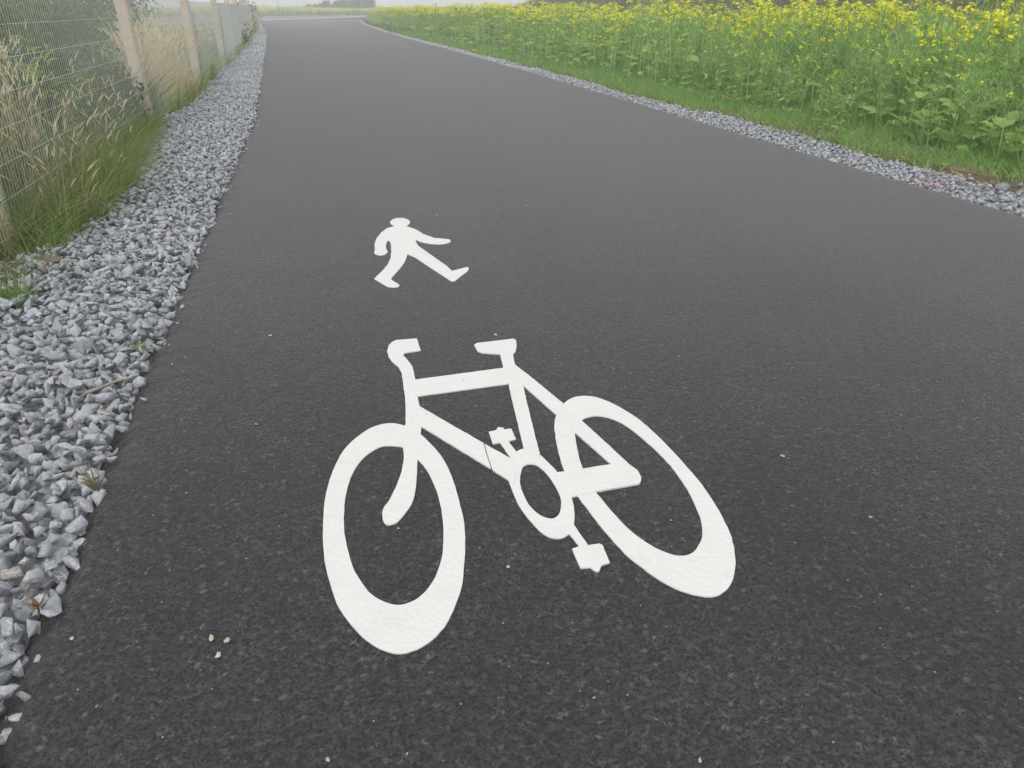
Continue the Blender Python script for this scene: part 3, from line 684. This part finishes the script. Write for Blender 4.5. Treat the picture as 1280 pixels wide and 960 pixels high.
for _, a, b, c in protos:
    a.materials.append(M_plant); b.materials.append(M_plant)
    if c: c.materials.append(M_petal)
# where plants grow: rows start about 0.8 m behind the gravel
P = grid_pts(6.9, 13.6, 2.5, 150, 0.34, 0.55)
d_edge = P[:, 0] - np.array([edge(GRo, y) for y in P[:, 1]]) - 0.15 * nz(P, 0.5, 7.7)
keep = (d_edge > np.where((P[:, 1] > 5.3) & (P[:, 1] < 9.5), 1.0, 0.6)); P = P[keep]; d_edge = d_edge[keep]
dist = np.hypot(P[:, 0], P[:, 1])
az = np.degrees(np.arctan2(P[:, 0], P[:, 1]))
thin = np.clip(14 / dist, 0.28, 1.0); kp = rng.random(len(P)) < thin * np.where(d_edge < 2.2, 0.72 + 0.9 * nz(P, 0.8, 15.0), 0.95)
P, d_edge, dist, az, thin = P[kp], d_edge[kp], dist[kp], az[kp], thin[kp]
H = np.where(d_edge < 1.0, rng.uniform(0.45, 0.8, len(P)), np.where(d_edge < 1.6, rng.uniform(0.8, 1.3, len(P)), rng.triangular(1.0, 1.4, 1.85, len(P))))
H *= 1 + 0.12 * nz(P, 0.35, 5.1)
fl = 1.5 * nz(P, 0.33, 11.0) + 0.35 * rng.normal(size=len(P)) + 0.8 * np.clip(d_edge - 1.2, -1, 1.0) + 0.012 * np.clip(dist - 12, 0, 60)
visible = az < 49
order = np.argsort(np.where(visible, dist, 1e6))
near = order[:300]; rest = order[300:]; rest = rest[(az[rest] < 60)]
LAB = {'full': ('tall plant with many yellow flower heads in the strip beyond the right gravel', 'densely flowering yellow plants in the strip'),
       'sparse': ('slender plant with few scattered yellow flowers in the strip beyond the right gravel', 'thinly flowering yellow plants in the strip'),
       'green': ('leafy green plant hardly in flower in the strip beyond the right gravel', 'green unflowered plants in the strip')}
def kind_of(i):
    v = fl[i]
    if d_edge[i] < 1.0: return 'green' if rng.random() < 0.9 else 'sparse'
    return 'full' if v > 1.2 else ('sparse' if v > 0.6 else 'green')
for i in near:
    kd = kind_of(i); pk = [p for p in protos if p[0] == kd]; pr = pk[rng.integers(0, len(pk))]
    root = empty('flowering_plant' if kd != 'green' else 'leafy_plant', (P[i, 0], P[i, 1], -0.09), rng.uniform(0, 6.28))
    h = H[i] * (0.85 if kd == 'green' else 1); root.scale = (h * rng.uniform(.85, 1.2),) * 2 + (h,)
    tag(root, LAB[kd][0], 'plant', LAB[kd][1])
    for nm, me in zip(('stem', 'leaves', 'blossom'), pr[1:]):
        if me:
            o = bpy.data.objects.new(nm, me); C.objects.link(o); o.parent = root
# everything further off in one mass
lite = []
for j, kd in enumerate(['full', 'full', 'sparse', 'green', 'green']):
    S_, L_, B_ = make_plant(kd, 500 + j, True)
    parts = [x.arrays() for x in (S_, L_, B_) if x]
    V, Q, K, n = [], [], [], 0
    for a, b, c in parts: V.append(a); Q.append(b + n); K.append(c); n += len(a)
    lite.append((kd, np.concatenate(V), np.concatenate(Q), np.concatenate(K)))
g = Geo()
kinds = [kind_of(i) for i in rest]
li = np.array([rng.choice([j for j, x in enumerate(lite) if x[0] == kd]) for kd in kinds])
def mass(g, ix_list, PP, HH, TT, lib_i, z0=-0.09):
    for j, (kd, V, Q, K) in enumerate(lite):
        ix = ix_list[lib_i == j]
        if not len(ix): continue
        a = rng.uniform(0, 6.28, len(ix)); ca, sa = np.cos(a)[:, None], np.sin(a)[:, None]; h = HH[ix][:, None]; wsc = h * (1 / np.sqrt(TT[ix]))[:, None]
        X = (V[None, :, 0] * ca - V[None, :, 1] * sa) * wsc + PP[ix, 0][:, None]; Y = (V[None, :, 0] * sa + V[None, :, 1] * ca) * wsc + PP[ix, 1][:, None]
        Z = V[None, :, 2] * h + z0
        g.add(np.stack([X, Y, Z], 2).reshape(-1, 3), (np.arange(len(ix))[:, None, None] * len(V) + Q[None]).reshape(-1, 4), np.tile(K, (len(ix), 1)))
mass(g, rest, P, H, thin, li)
tag(link('distant_crop', g.mesh('distant_crop'), M_plant), kind='stuff')
# the yellow field on the rise past the junction
g = Geo(); n = 5000
FP = np.column_stack([rng.uniform(-45, 30, n), rng.uniform(0, 1, n)]); FP[:, 1] = 150.5 + (FP[:, 0] + 60) * 0.75 + FP[:, 1] ** 1.5 * 24
grass_patch(g, FP, np.array([ground_z(*p) for p in FP]), 1.2, 0.35, 0.45, 0.7, (0.13, 0.23, 0.05), (0.22, 0.33, 0.08), 2)
FP2 = FP[(nz(FP, 0.05, 3) + rng.normal(0, .15, n)) > -0.05]
m = len(FP2); zz = np.array([ground_z(*p) for p in FP2]) + rng.uniform(0.7, 1.3, m)
g.add(*strips(np.column_stack([FP2, zz]), np.tile([0, 0, 1.0], (m, 1)), rng.uniform(0.2, 0.45, m), rng.uniform(0.3, 0.6, m), np.zeros(m), np.tile([1.0, 0, 0], (m, 1)), rand_cols(m, YEL0, YEL1), 2, 'leaf'))
tag(link('distant_field', g.mesh('distant_field'), M_plant), kind='stuff')

# ------------------------------------------------------------------ shrubs
def shrub(name, loc, size, nleaf, ca, cb, lsize, label, cat, group=None, clumps=26, seed=0):
    r = np.random.default_rng(seed); t = empty(name, loc)
    sx, sy, sz = size
    cc = unit(r.normal(size=(clumps, 3))) * r.uniform(0.25, 1.0, (clumps, 1)) * np.array([sx, sy, sz]) * 0.42; cc[:, 2] += sz * 0.5
    cc[:, 2] = np.maximum(cc[:, 2], 0.1 * sz)
    ci = r.integers(0, clumps, nleaf); cr = r.uniform(0.12, 0.24, clumps)[ci]
    p = cc[ci] + unit(r.normal(size=(nleaf, 3))) * (cr * r.random(nleaf) ** 0.4)[:, None] * np.array([sx, sy, sz]).mean()
    p[:, 2] = np.maximum(p[:, 2], 0.02)
    dr = unit(r.normal(size=(nleaf, 3)) + np.array([0, 0, 0.35])); L = lsize * r.uniform(0.6, 1.3, nleaf)
    kc = rand_cols(clumps, ca, cb, 0.15)[ci] * r.uniform(0.8, 1.2, (nleaf, 1))
    g = Geo(); g.add(*strips(p, dr, L, L * r.uniform(0.4, 0.65, nleaf), L * 0.2, np.tile([0, 0, -1.0], (nleaf, 1)), kc, 2, 'leaf', unit(r.normal(size=(nleaf, 3)))))
    link('foliage', g.mesh('foliage'), M_plant, t)
    # stems from the root to each clump
    V, Q, n = [], [], 0
    for c in cc[: min(clumps, 14)]:
        a = np.array([c[0] * 0.15, c[1] * 0.15, -0.05]); k = 4; rr = 0.012 * sz + 0.004
        for s in (0, 1, 2):
            tt = s / 2; ctr = a * (1 - tt) + c * tt + np.array([0, 0, 0.12 * sz]) * tt * (1 - tt)
            for q in range(k): V.append(ctr + rr * (1 - 0.7 * tt) * np.array([math.cos(q * 1.571), math.sin(q * 1.571), 0]))
        for s in (0, 1):
            for q in range(k): Q.append([n + s * k + q, n + s * k + (q + 1) % k, n + (s + 1) * k + (q + 1) % k, n + (s + 1) * k + q])
        n += 12
    link('stem', np_mesh('stem', V, Q), M_bark, t)
    return tag(t, label, cat, group)
DK0, DK1 = (0.05, 0.08, 0.03), (0.10, 0.14, 0.055)
MD0, MD1 = (0.06, 0.11, 0.035), (0.13, 0.19, 0.07)
shrub('bramble_bush', (-2.62, 11.5, -0.08), (1.0, 1.9, 1.0), 5200, DK0, (0.10, 0.10, 0.05), 0.06, 'dark bramble bush around the foot of the second fence post', 'bush', seed=1)
shrub('leafy_shrub', (-3.6, 13.2, -0.05), (1.8, 2.2, 1.15), 4200, (0.05, 0.09, 0.04), (0.10, 0.15, 0.07), 0.07, 'soft grey green shrub behind the wire just past the second post', 'shrub', seed=2)
shrub('leafy_shrub', (-2.95, 9.9, -0.05), (1.2, 1.7, 1.15), 4600, MD0, MD1, 0.07, 'bright green shrub behind the wire before the second post', 'shrub', seed=3)
shrub('hedge_shrub', (-7.2, 9.5, 0.1), (3.5, 5.0, 2.6), 7000, (0.085, 0.11, 0.06), (0.13, 0.16, 0.09), 0.10, 'grey green hedge shrub far behind the first fence panel', 'shrub', seed=4, clumps=40)
shrub('hedge_shrub', (-7.4, 14.5, 0.1), (3.5, 5.5, 2.8), 7000, (0.06, 0.08, 0.05), (0.12, 0.14, 0.09), 0.10, 'grey green hedge shrub standing back behind the second fence panel', 'shrub', seed=5, clumps=40)
shrub('hedge_shrub', (-7.0, 20.5, 0.1), (3.6, 6.5, 2.5), 7000, MD0, MD1, 0.10, 'pale green hedge shrub behind the third fence panel', 'shrub', seed=6, clumps=44)
shrub('hedge_shrub', (-7.5, 28, 0.1), (3.5, 8, 2.5), 6000, (0.08, 0.12, 0.06), (0.14, 0.19, 0.09), 0.12, 'wide hedge shrub behind the fourth fence panel', 'shrub', seed=7, clumps=44)
shrub('hedge_shrub', (-8.5, 40, 0.1), (4, 14, 2.5), 6000, MD0, MD1, 0.16, 'long low hedge shrub behind the far end of the fence', 'shrub', seed=8, clumps=50)
shrub('roadside_bush', (-2.55, 25.5, -0.08), (0.9, 3.0, 0.6), 2600, DK0, MD1, 0.06, 'low green bush growing through the fence foot by the fourth post', 'bush', seed=9)
shrub('roadside_bush', (-3.0, 38.5, -0.08), (1.4, 6.0, 1.0), 3600, (0.05, 0.08, 0.035), (0.10, 0.13, 0.06), 0.09, 'dark rounded bush against the far fence beside the narrowing gravel', 'bush', seed=10)
shrub('roadside_bush', (-3.9, 58, -0.08), (1.7, 9.0, 1.75), 3600, MD0, MD1, 0.13, 'tall green bush hiding the far end of the fence', 'bush', seed=11)
shrub('roadside_bush', (-2.35, 20.0, -0.08), (0.7, 1.6, 0.4), 1800, MD0, MD1, 0.05, 'small green bush on the gravel edge at the third post', 'bush', seed=12)
# bright upright plant behind the wire
def tall_weed(loc, h, label, seed):
    r = np.random.default_rng(seed); t = empty('tall_weed', loc)
    g = Geo(); n = 130; z = r.uniform(0.15, 1, n) * h; a = r.uniform(0, 6.28, n); hd = np.stack([np.cos(a), np.sin(a), 0 * a], 1)
    st_i = r.integers(0, 3, n); off = np.array([(0, 0, 0), (0.1, 0.12, 0), (-0.08, 0.2, 0)])[st_i]
    L = r.uniform(0.1, 0.2, n) * (1.2 - 0.6 * z / h)
    g.add(*strips(off + np.stack([0 * z, 0 * z, z * (1 - 0.15 * st_i)], 1), unit(hd + [0, 0, 0.9]), L, L * 0.26, L * 0.4, hd - np.array([0, 0, .8]), rand_cols(n, (0.13, 0.22, 0.03), (0.24, 0.33, 0.06)), 3, 'leaf'))
    link('leaves', g.mesh('leaves'), M_plant, t)
    g = Geo(); b = np.array([(0, 0, 0), (0.1, 0.12, 0), (-0.08, 0.2, 0.0)]); Ls = h * np.array([1, .85, .7])
    for f in ((1, 0, 0), (0, 1, 0)): g.add(*strips(b, np.tile([0, 0, 1.0], (3, 1)), Ls, np.full(3, 0.014), np.zeros(3), np.tile([1.0, 0, 0], (3, 1)), rand_cols(3, (0.14, 0.2, 0.05), (0.2, 0.25, 0.07)), 3, 'blade', np.tile(f, (3, 1)).astype(float)))
    link('stem', g.mesh('stem'), M_plant, t); return tag(t, label, 'plant')
tall_weed((-2.75, 9.55, -0.08), 1.35, 'tall bright yellow green weed upright behind the near fence panel', 21)
tall_weed((-2.7, 10.75, -0.08), 0.95, 'shorter yellow green weed behind the wire close before the second post', 22)

# far bushes at the junction, far pole
for i, (px, sz, lab) in enumerate([(386, 2.1, 'smallest bush, leftmost in the row beyond the junction'), (399, 2.7, 'second bush from the left in the row beyond the junction'),
                                   (413, 3.2, 'middle dark bush of the row beyond the junction'), (428, 3.7, 'broad dark bush beyond the junction, third from the yellow strip'),
                                   (444, 4.3, 'tall dark bush beyond the junction, second from the yellow strip'), (461, 4.6, 'tallest dark bush beyond the junction, partly behind the yellow strip')]):
    b = G(px, 18.4); shrub('far_bush', (b[0], b[1], -0.1), (4.6, 4.6, sz), 2400, (0.07, 0.115, 0.04), (0.13, 0.19, 0.065), 0.42, lab, 'bush', 'bushes beyond the junction', seed=30 + i)
bm = bmesh.new()
bmesh.ops.create_cone(bm, cap_ends=True, segments=8, radius1=0.10, radius2=0.07, depth=7.0, matrix=Matrix.Translation((0, 0, 3.5)))
bmesh.ops.create_cone(bm, cap_ends=True, segments=6, radius1=0.05, radius2=0.05, depth=1.6, matrix=Matrix.Translation((0, 0, 6.5)) @ Matrix.Rotation(R(90), 4, 'Y'))
me = bpy.data.meshes.new('utility_pole'); bm.to_mesh(me); bm.free(); b = G(349, 15.8)
tag(link('utility_pole', me, M_bark, loc=(b[0], b[1], 0.3)), 'thin utility pole standing far off beyond the yellow field', 'pole')

# pale boulders on the bank
def single_stone(name, loc, size, col, label, cat, seed, group=None, flat=0.7, rough=1):
    V, Fc = hull_stone(seed, 20, True); r = np.random.default_rng(seed)
    V = V * np.array([size * 1.25, size * 0.95, size * flat]); V = V @ rotmats(1, 0.15)[0].T
    V[:, 2] -= V[:, 2].min() + size * 0.04
    o = link(name, np_mesh(name, V, Fc, np.tile(col, (len(V), 1))), M_stone, loc=loc)
    return tag(o, label, cat, group)
for i, (x, y, s, lab) in enumerate([(17.6, 27.2, 0.5, 'pale boulder on top of the bank, leftmost of the three'), (17.2, 20.4, 0.45, 'middle pale boulder on the bank top behind the yellow flowers'),
                                    (17.0, 17.6, 0.55, 'pale boulder on the bank nearest the right side of the view')]):
    single_stone('boulder', (x, y, ground_z(x, y) - 0.05), s, (0.5, 0.47, 0.43), lab, 'boulder', 900 + i, 'pale boulders on the bank')

# ------------------------------------------------------------------ broad-leaved plants at the right edge
def broad_plant(px, py, h, nl, lw, label, seed, name='broad_leaf_plant', col=((0.20, 0.31, 0.09), (0.29, 0.42, 0.14))):
    r = np.random.default_rng(seed); b = G(px, py, -0.08); t = empty(name, (b[0], b[1], -0.08))
    leaf_h = r.uniform(0.15, 1.0, nl); a = np.arange(nl) * 2.4 + r.uniform(-.4, .4, nl)
    gs = Geo()
    hd = np.stack([np.cos(a), np.sin(a), 0 * a], 1)
    pet = h * leaf_h[:, None] * np.array([[0, 0, 0.75]]) + hd * h * 0.22
    L = lw * r.uniform(0.7, 1.2, nl)
    # petioles
    gs.add(*strips(np.tile([0, 0, 0.0], (nl, 1)) + pet * 0.1, unit(pet), np.linalg.norm(pet, axis=1), np.full(nl, 0.012), np.zeros(nl), hd, rand_cols(nl, STEM0, STEM1), 3))
    gs.add(*strips(np.zeros((2, 3)), unit(np.array([[0.05, 0.02, 1.0], [-0.03, 0.05, 1]])), np.array([h * 1.1, h * 0.85]), np.full(2, 0.018), np.zeros(2), np.tile([1., 0, 0], (2, 1)), rand_cols(2, STEM0, STEM1), 3))
    link('stem', gs.mesh('stem'), M_plant, t)
    up = unit(hd + np.array([0, 0, 1.0]))
    for i in range(nl):
        # lobed blade with a raised midrib: grid of 7 x 5
        V = []; side = unit(np.cross(up[i], [0, 0, 1.0])); nrm = np.cross(side, up[i]); ph = r.uniform(0, 6)
        for s in range(8):
            ts = s / 7; wd = max(0.04, (math.sin(math.pi * min(1, ts * 0.9 + 0.08)) ** 0.6)) * L[i] * 0.42 * (1 + 0.16 * math.sin(s * 2.9 + ph))
            for q in (-1, -.5, 0, .5, 1):
                V.append(pet[i] + up[i] * L[i] * ts + np.array([0, 0, -0.45 * L[i] * ts * ts]) + side * wd * q + nrm * (0.12 * L[i] * q * q + 0.03 * L[i] * math.sin(s * 2.1 + q * 4 + ph)))
        Q = [[s * 5 + q, s * 5 + q + 1, (s + 1) * 5 + q + 1, (s + 1) * 5 + q] for s in range(7) for q in range(4)]
        g1 = Geo(); g1.add(V, Q, rand_cols(1, *col)[0]); link('leaf', g1.mesh('leaf'), M_plant, t, smooth=True)
    return tag(t, label, 'plant')
broad_plant(1245, 205, 0.62, 11, 0.25, 'large broad-leaved green plant nearest the bare soil at the right', 41)
broad_plant(1200, 190, 0.75, 12, 0.24, 'tall broad-leaved green plant beside the largest one', 42)
broad_plant(1150, 180, 0.5, 9, 0.2, 'low broad-leaved green plant opposite the pink-tinged gravel', 43)
broad_plant(1135, 172, 0.9, 9, 0.18, 'upright leafy plant with a tall single stem over the low ones', 44)
broad_plant(1095, 158, 0.55, 8, 0.2, 'yellowish broad-leaved plant at the grass edge', 45, col=((0.16, 0.24, 0.05), (0.24, 0.33, 0.07)))
broad_plant(975, 135, 0.55, 8, 0.17, 'broad-leaved plant farther along, near the fallen orange leaf', 46)
broad_plant(1275, 212, 0.5, 9, 0.24, 'broad-leaved plant beside the loose stone off the gravel', 47)
broad_plant(735, 78, 0.6, 9, 0.3, 'bluish broad-leaved plant at the middle of the strip edge', 48, col=((0.10, 0.17, 0.06), (0.15, 0.24, 0.09)))
# bare soil with rusty bits at the gravel rim
b = G(1190, 205)
slab('bare_soil', [G(*p, -0.07) for p in [(1160, 201), (1200, 201), (1240, 213), (1250, 221), (1225, 218), (1180, 209)]], -0.07, noise_mat('bare_soil', (0.16, 0.12, 0.07), (0.25, 0.19, 0.12), 9.0), 0.02)
b = G(1256, 232); single_stone('loose_stone', (b[0], b[1], -0.07), 0.17, (0.24, 0.25, 0.26), 'grey stone lying alone just off the right gravel edge', 'stone', 77, flat=0.9)
b = G(1180, 205, -0.05); single_stone('loose_stone', (b[0], b[1], -0.07), 0.16, (0.36, 0.25, 0.14), 'tan stone on bare soil beside the right gravel', 'stone', 78, flat=0.5)
b = G(62, 318, 0.05); single_stone('loose_stone', (b[0], b[1], -0.01), 0.16, (0.21, 0.15, 0.12), 'rust brown stone among grey gravel near the closest fence post', 'stone', 79)
b = G(53, 330, 0.05); 

# ------------------------------------------------------------------ small loose things
def crumb(px, py, size, col, label, seed, cat='stone chip', name='stone_chip', flat=0.45):
    b = G(px, py); return single_stone(name, (b[0], b[1], 0.001), size, col, label, cat, seed, flat=flat)
WH = (0.55, 0.54, 0.5); TN = (0.45, 0.38, 0.27); CR = (0.55, 0.50, 0.38)
crumb(338, 420, 0.022, WH, 'white stone chip on the asphalt to the left of the handlebar', 601)
crumb(264, 799, 0.020, CR, 'cream crumb on the asphalt, left one of the pair below the front wheel', 602)
crumb(284, 802, 0.020, CR, 'cream crumb on the asphalt, right one of the pair beside the white flake', 603)
crumb(273, 819, 0.024, (0.6, 0.6, 0.6), 'white flake lying just below the pair of cream crumbs', 604)
crumb(978, 571, 0.024, TN, 'tan stone chip on the asphalt to the right of the rear wheel', 605)
crumb(1088, 647, 0.018, TN, 'small tan chip on the asphalt farthest right of the rear wheel', 606)
crumb(320, 531, 0.020, TN, 'tan chip on the asphalt between the gravel and the front wheel top', 607)
crumb(498, 661, 0.012, CR, 'tiny cream chip inside the front wheel just under the fork tip', 608)
crumb(635, 709, 0.016, WH, 'pale chip on the asphalt between the two painted wheels', 609)
crumb(546, 270, 0.030, WH, 'white chip on the asphalt right of the walking figure head', 610)
crumb(658, 258, 0.03, WH, 'flat white flake on the asphalt well right of the walking figure', 611)
crumb(620, 419, 0.022, WH, 'pale flake on the asphalt directly above the painted saddle', 612)
crumb(875, 951, 0.016, CR, 'pale chip at the lower edge of view below the rear wheel', 613)
crumb(90, 799, 0.015, CR, 'cream chip on the asphalt rim beside the near gravel', 614)
crumb(410, 950, 0.013, CR, 'small cream chip near the lower edge of view below the front wheel', 615)
crumb(838, 232, 0.03, (0.35, 0.33, 0.28), 'dull chip on the asphalt midway to the right gravel', 616)
g = Stones(); n = 700
P = np.column_stack([rng.uniform(-0.7, 5.3, n), 1.1 + 15 * rng.random(n) ** 1.4, np.full(n, 0.0015)]); P[:120, 0] = -0.72 + np.abs(rng.normal(0, 0.12, 120))
g.scatter(P, rng.uniform(0.003, 0.0105, n), LO, 0.3, 0.6); tag(g.build('grit', M_stone), kind='stuff')

def stick(name, pts, r, m, label, cat):
    V, Q = [], []; k = 6
    for i, p in enumerate(pts):
        for q in range(k): V.append(np.array(p) + r * (1 - 0.35 * i / len(pts)) * np.array([0.35 * math.cos(q * 1.047), math.cos(q * 1.047), math.sin(q * 1.047)]))
    for i in range(len(pts) - 1):
        for q in range(k): Q.append([i * k + q, i * k + (q + 1) % k, (i + 1) * k + (q + 1) % k, (i + 1) * k + q])
    return tag(link(name, np_mesh(name, V, Q), m, smooth=True), label, cat)
sp = [tuple(G(x, y, 0.05)) + (z,) for x, y, z in [(94, 502, 0.045), (108, 494, 0.06), (128, 488, 0.065), (148, 481, 0.07), (163, 476, 0.06)]]
stick('twig', sp, 0.008, M_twig, 'bleached dry twig lying across the left gravel', 'twig')
# leaves on the verge
def leaf_litter(px, py, s, col, label, seed):
    r = np.random.default_rng(seed); b = G(px, py, 0.0); V = []
    for i in range(6):
        t = i / 5; wd = s * 0.45 * max(0.08, math.sin(math.pi * min(1, t * .95 + .04)))
        for q in (-1, 0, 1): V.append((t * s - s / 2, q * wd, 0.02 + 0.25 * s * abs(q) + 0.1 * s * math.sin(3 * t)))
    Q = [[i * 3 + q, i * 3 + q + 1, (i + 1) * 3 + q + 1, (i + 1) * 3 + q] for i in range(5) for q in range(2)]
    g = Geo(); g.add(V, Q, col); o = link('fallen_leaf', g.mesh('fallen_leaf'), M_plant, loc=(b[0], b[1], 0.03)); o.rotation_euler = (0.3, 0.2, r.uniform(0, 6)); return tag(o, label, 'leaf')
leaf_litter(904, 127, 0.16, (0.62, 0.33, 0.05), 'curled orange leaf lying in the short grass of the right verge', 71)
leaf_litter(1010, 124, 0.11, (0.60, 0.42, 0.05), 'yellow leaf on a plant foot past the orange leaf', 72)
leaf_litter(593, 66, 0.2, (0.55, 0.33, 0.06), 'small orange leaf far along the right gravel rim', 73)
g = Geo(); n = 420; yy = 4.6 + 18 * rng.random(n) ** 1.4
P = np.column_stack([np.array([edge(GRo, y) for y in yy]) + rng.normal(0.12, 0.16, n), yy, np.full(n, -0.03)])
a = rng.uniform(0, 6.28, n); hd = np.stack([np.cos(a), np.sin(a), 0.25 + 0 * a], 1)
g.add(*strips(P, unit(hd), rng.uniform(0.03, 0.09, n), rng.uniform(0.012, 0.04, n), np.full(n, 0.02), np.tile([0, 0, 1.0], (n, 1)), rand_cols(n, (0.16, 0.10, 0.05), (0.34, 0.23, 0.11)), 2, 'leaf', np.tile([0, 0, 1.0], (n, 1))))
tag(link('leaf_litter', g.mesh('leaf_litter'), M_plant), kind='stuff')
# a sprout in the gravel
def sprout(px, py, h, col, label, seed):
    r = np.random.default_rng(seed); b = G(px, py, 0.0); n = 14; a = r.uniform(0, 6.28, n); hd = np.stack([np.cos(a), np.sin(a), 0 * a], 1)
    g = Geo(); L = h * r.uniform(0.6, 1.2, n); g.add(*strips(r.normal(0, 0.006, (n, 3)) * [1, 1, 0], unit(hd * 0.5 + [0, 0, 1.0]), L, np.full(n, 0.008), L * 0.3, hd, rand_cols(n, *col), 3))
    return tag(link('sprout', g.mesh('sprout'), M_plant, loc=(b[0], b[1], 0.0)), label, 'sprout')
sprout(50, 762, 0.07, ((0.16, 0.10, 0.06), (0.24, 0.16, 0.08)), 'reddish brown sprout growing between the nearest gravel stones', 81)
sprout(175, 440, 0.07, ((0.14, 0.2, 0.05), (0.22, 0.27, 0.08)), 'yellow green sprout in the gravel beyond the dry twig', 82)
sprout(122, 612, 0.09, ((0.10, 0.11, 0.06), (0.18, 0.16, 0.09)), 'thin dull sprout at the gravel rim left of the front wheel', 83)

# ------------------------------------------------------------------ air
bm = bmesh.new(); bmesh.ops.create_cube(bm, size=1)
for v in bm.verts: v.co = Vector((v.co.x * 500, v.co.y * 500 , -1.2 + (v.co.z + 0.5) * 9.5))
me = bpy.data.meshes.new('haze'); bm.to_mesh(me); bm.free()
m = bpy.data.materials.new('air'); m.use_nodes = True; m.node_tree.nodes.clear()
o_ = m.node_tree.nodes.new('ShaderNodeOutputMaterial'); pv = m.node_tree.nodes.new('ShaderNodeVolumePrincipled')
pv.inputs['Color'].default_value = (0.97, 0.98, 1.0, 1); pv.inputs['Density'].default_value = HAZE; pv.inputs['Anisotropy'].default_value = 0.2
m.node_tree.links.new(pv.outputs[0], o_.inputs['Volume'])
tag(link('haze', me, m), kind='stuff')
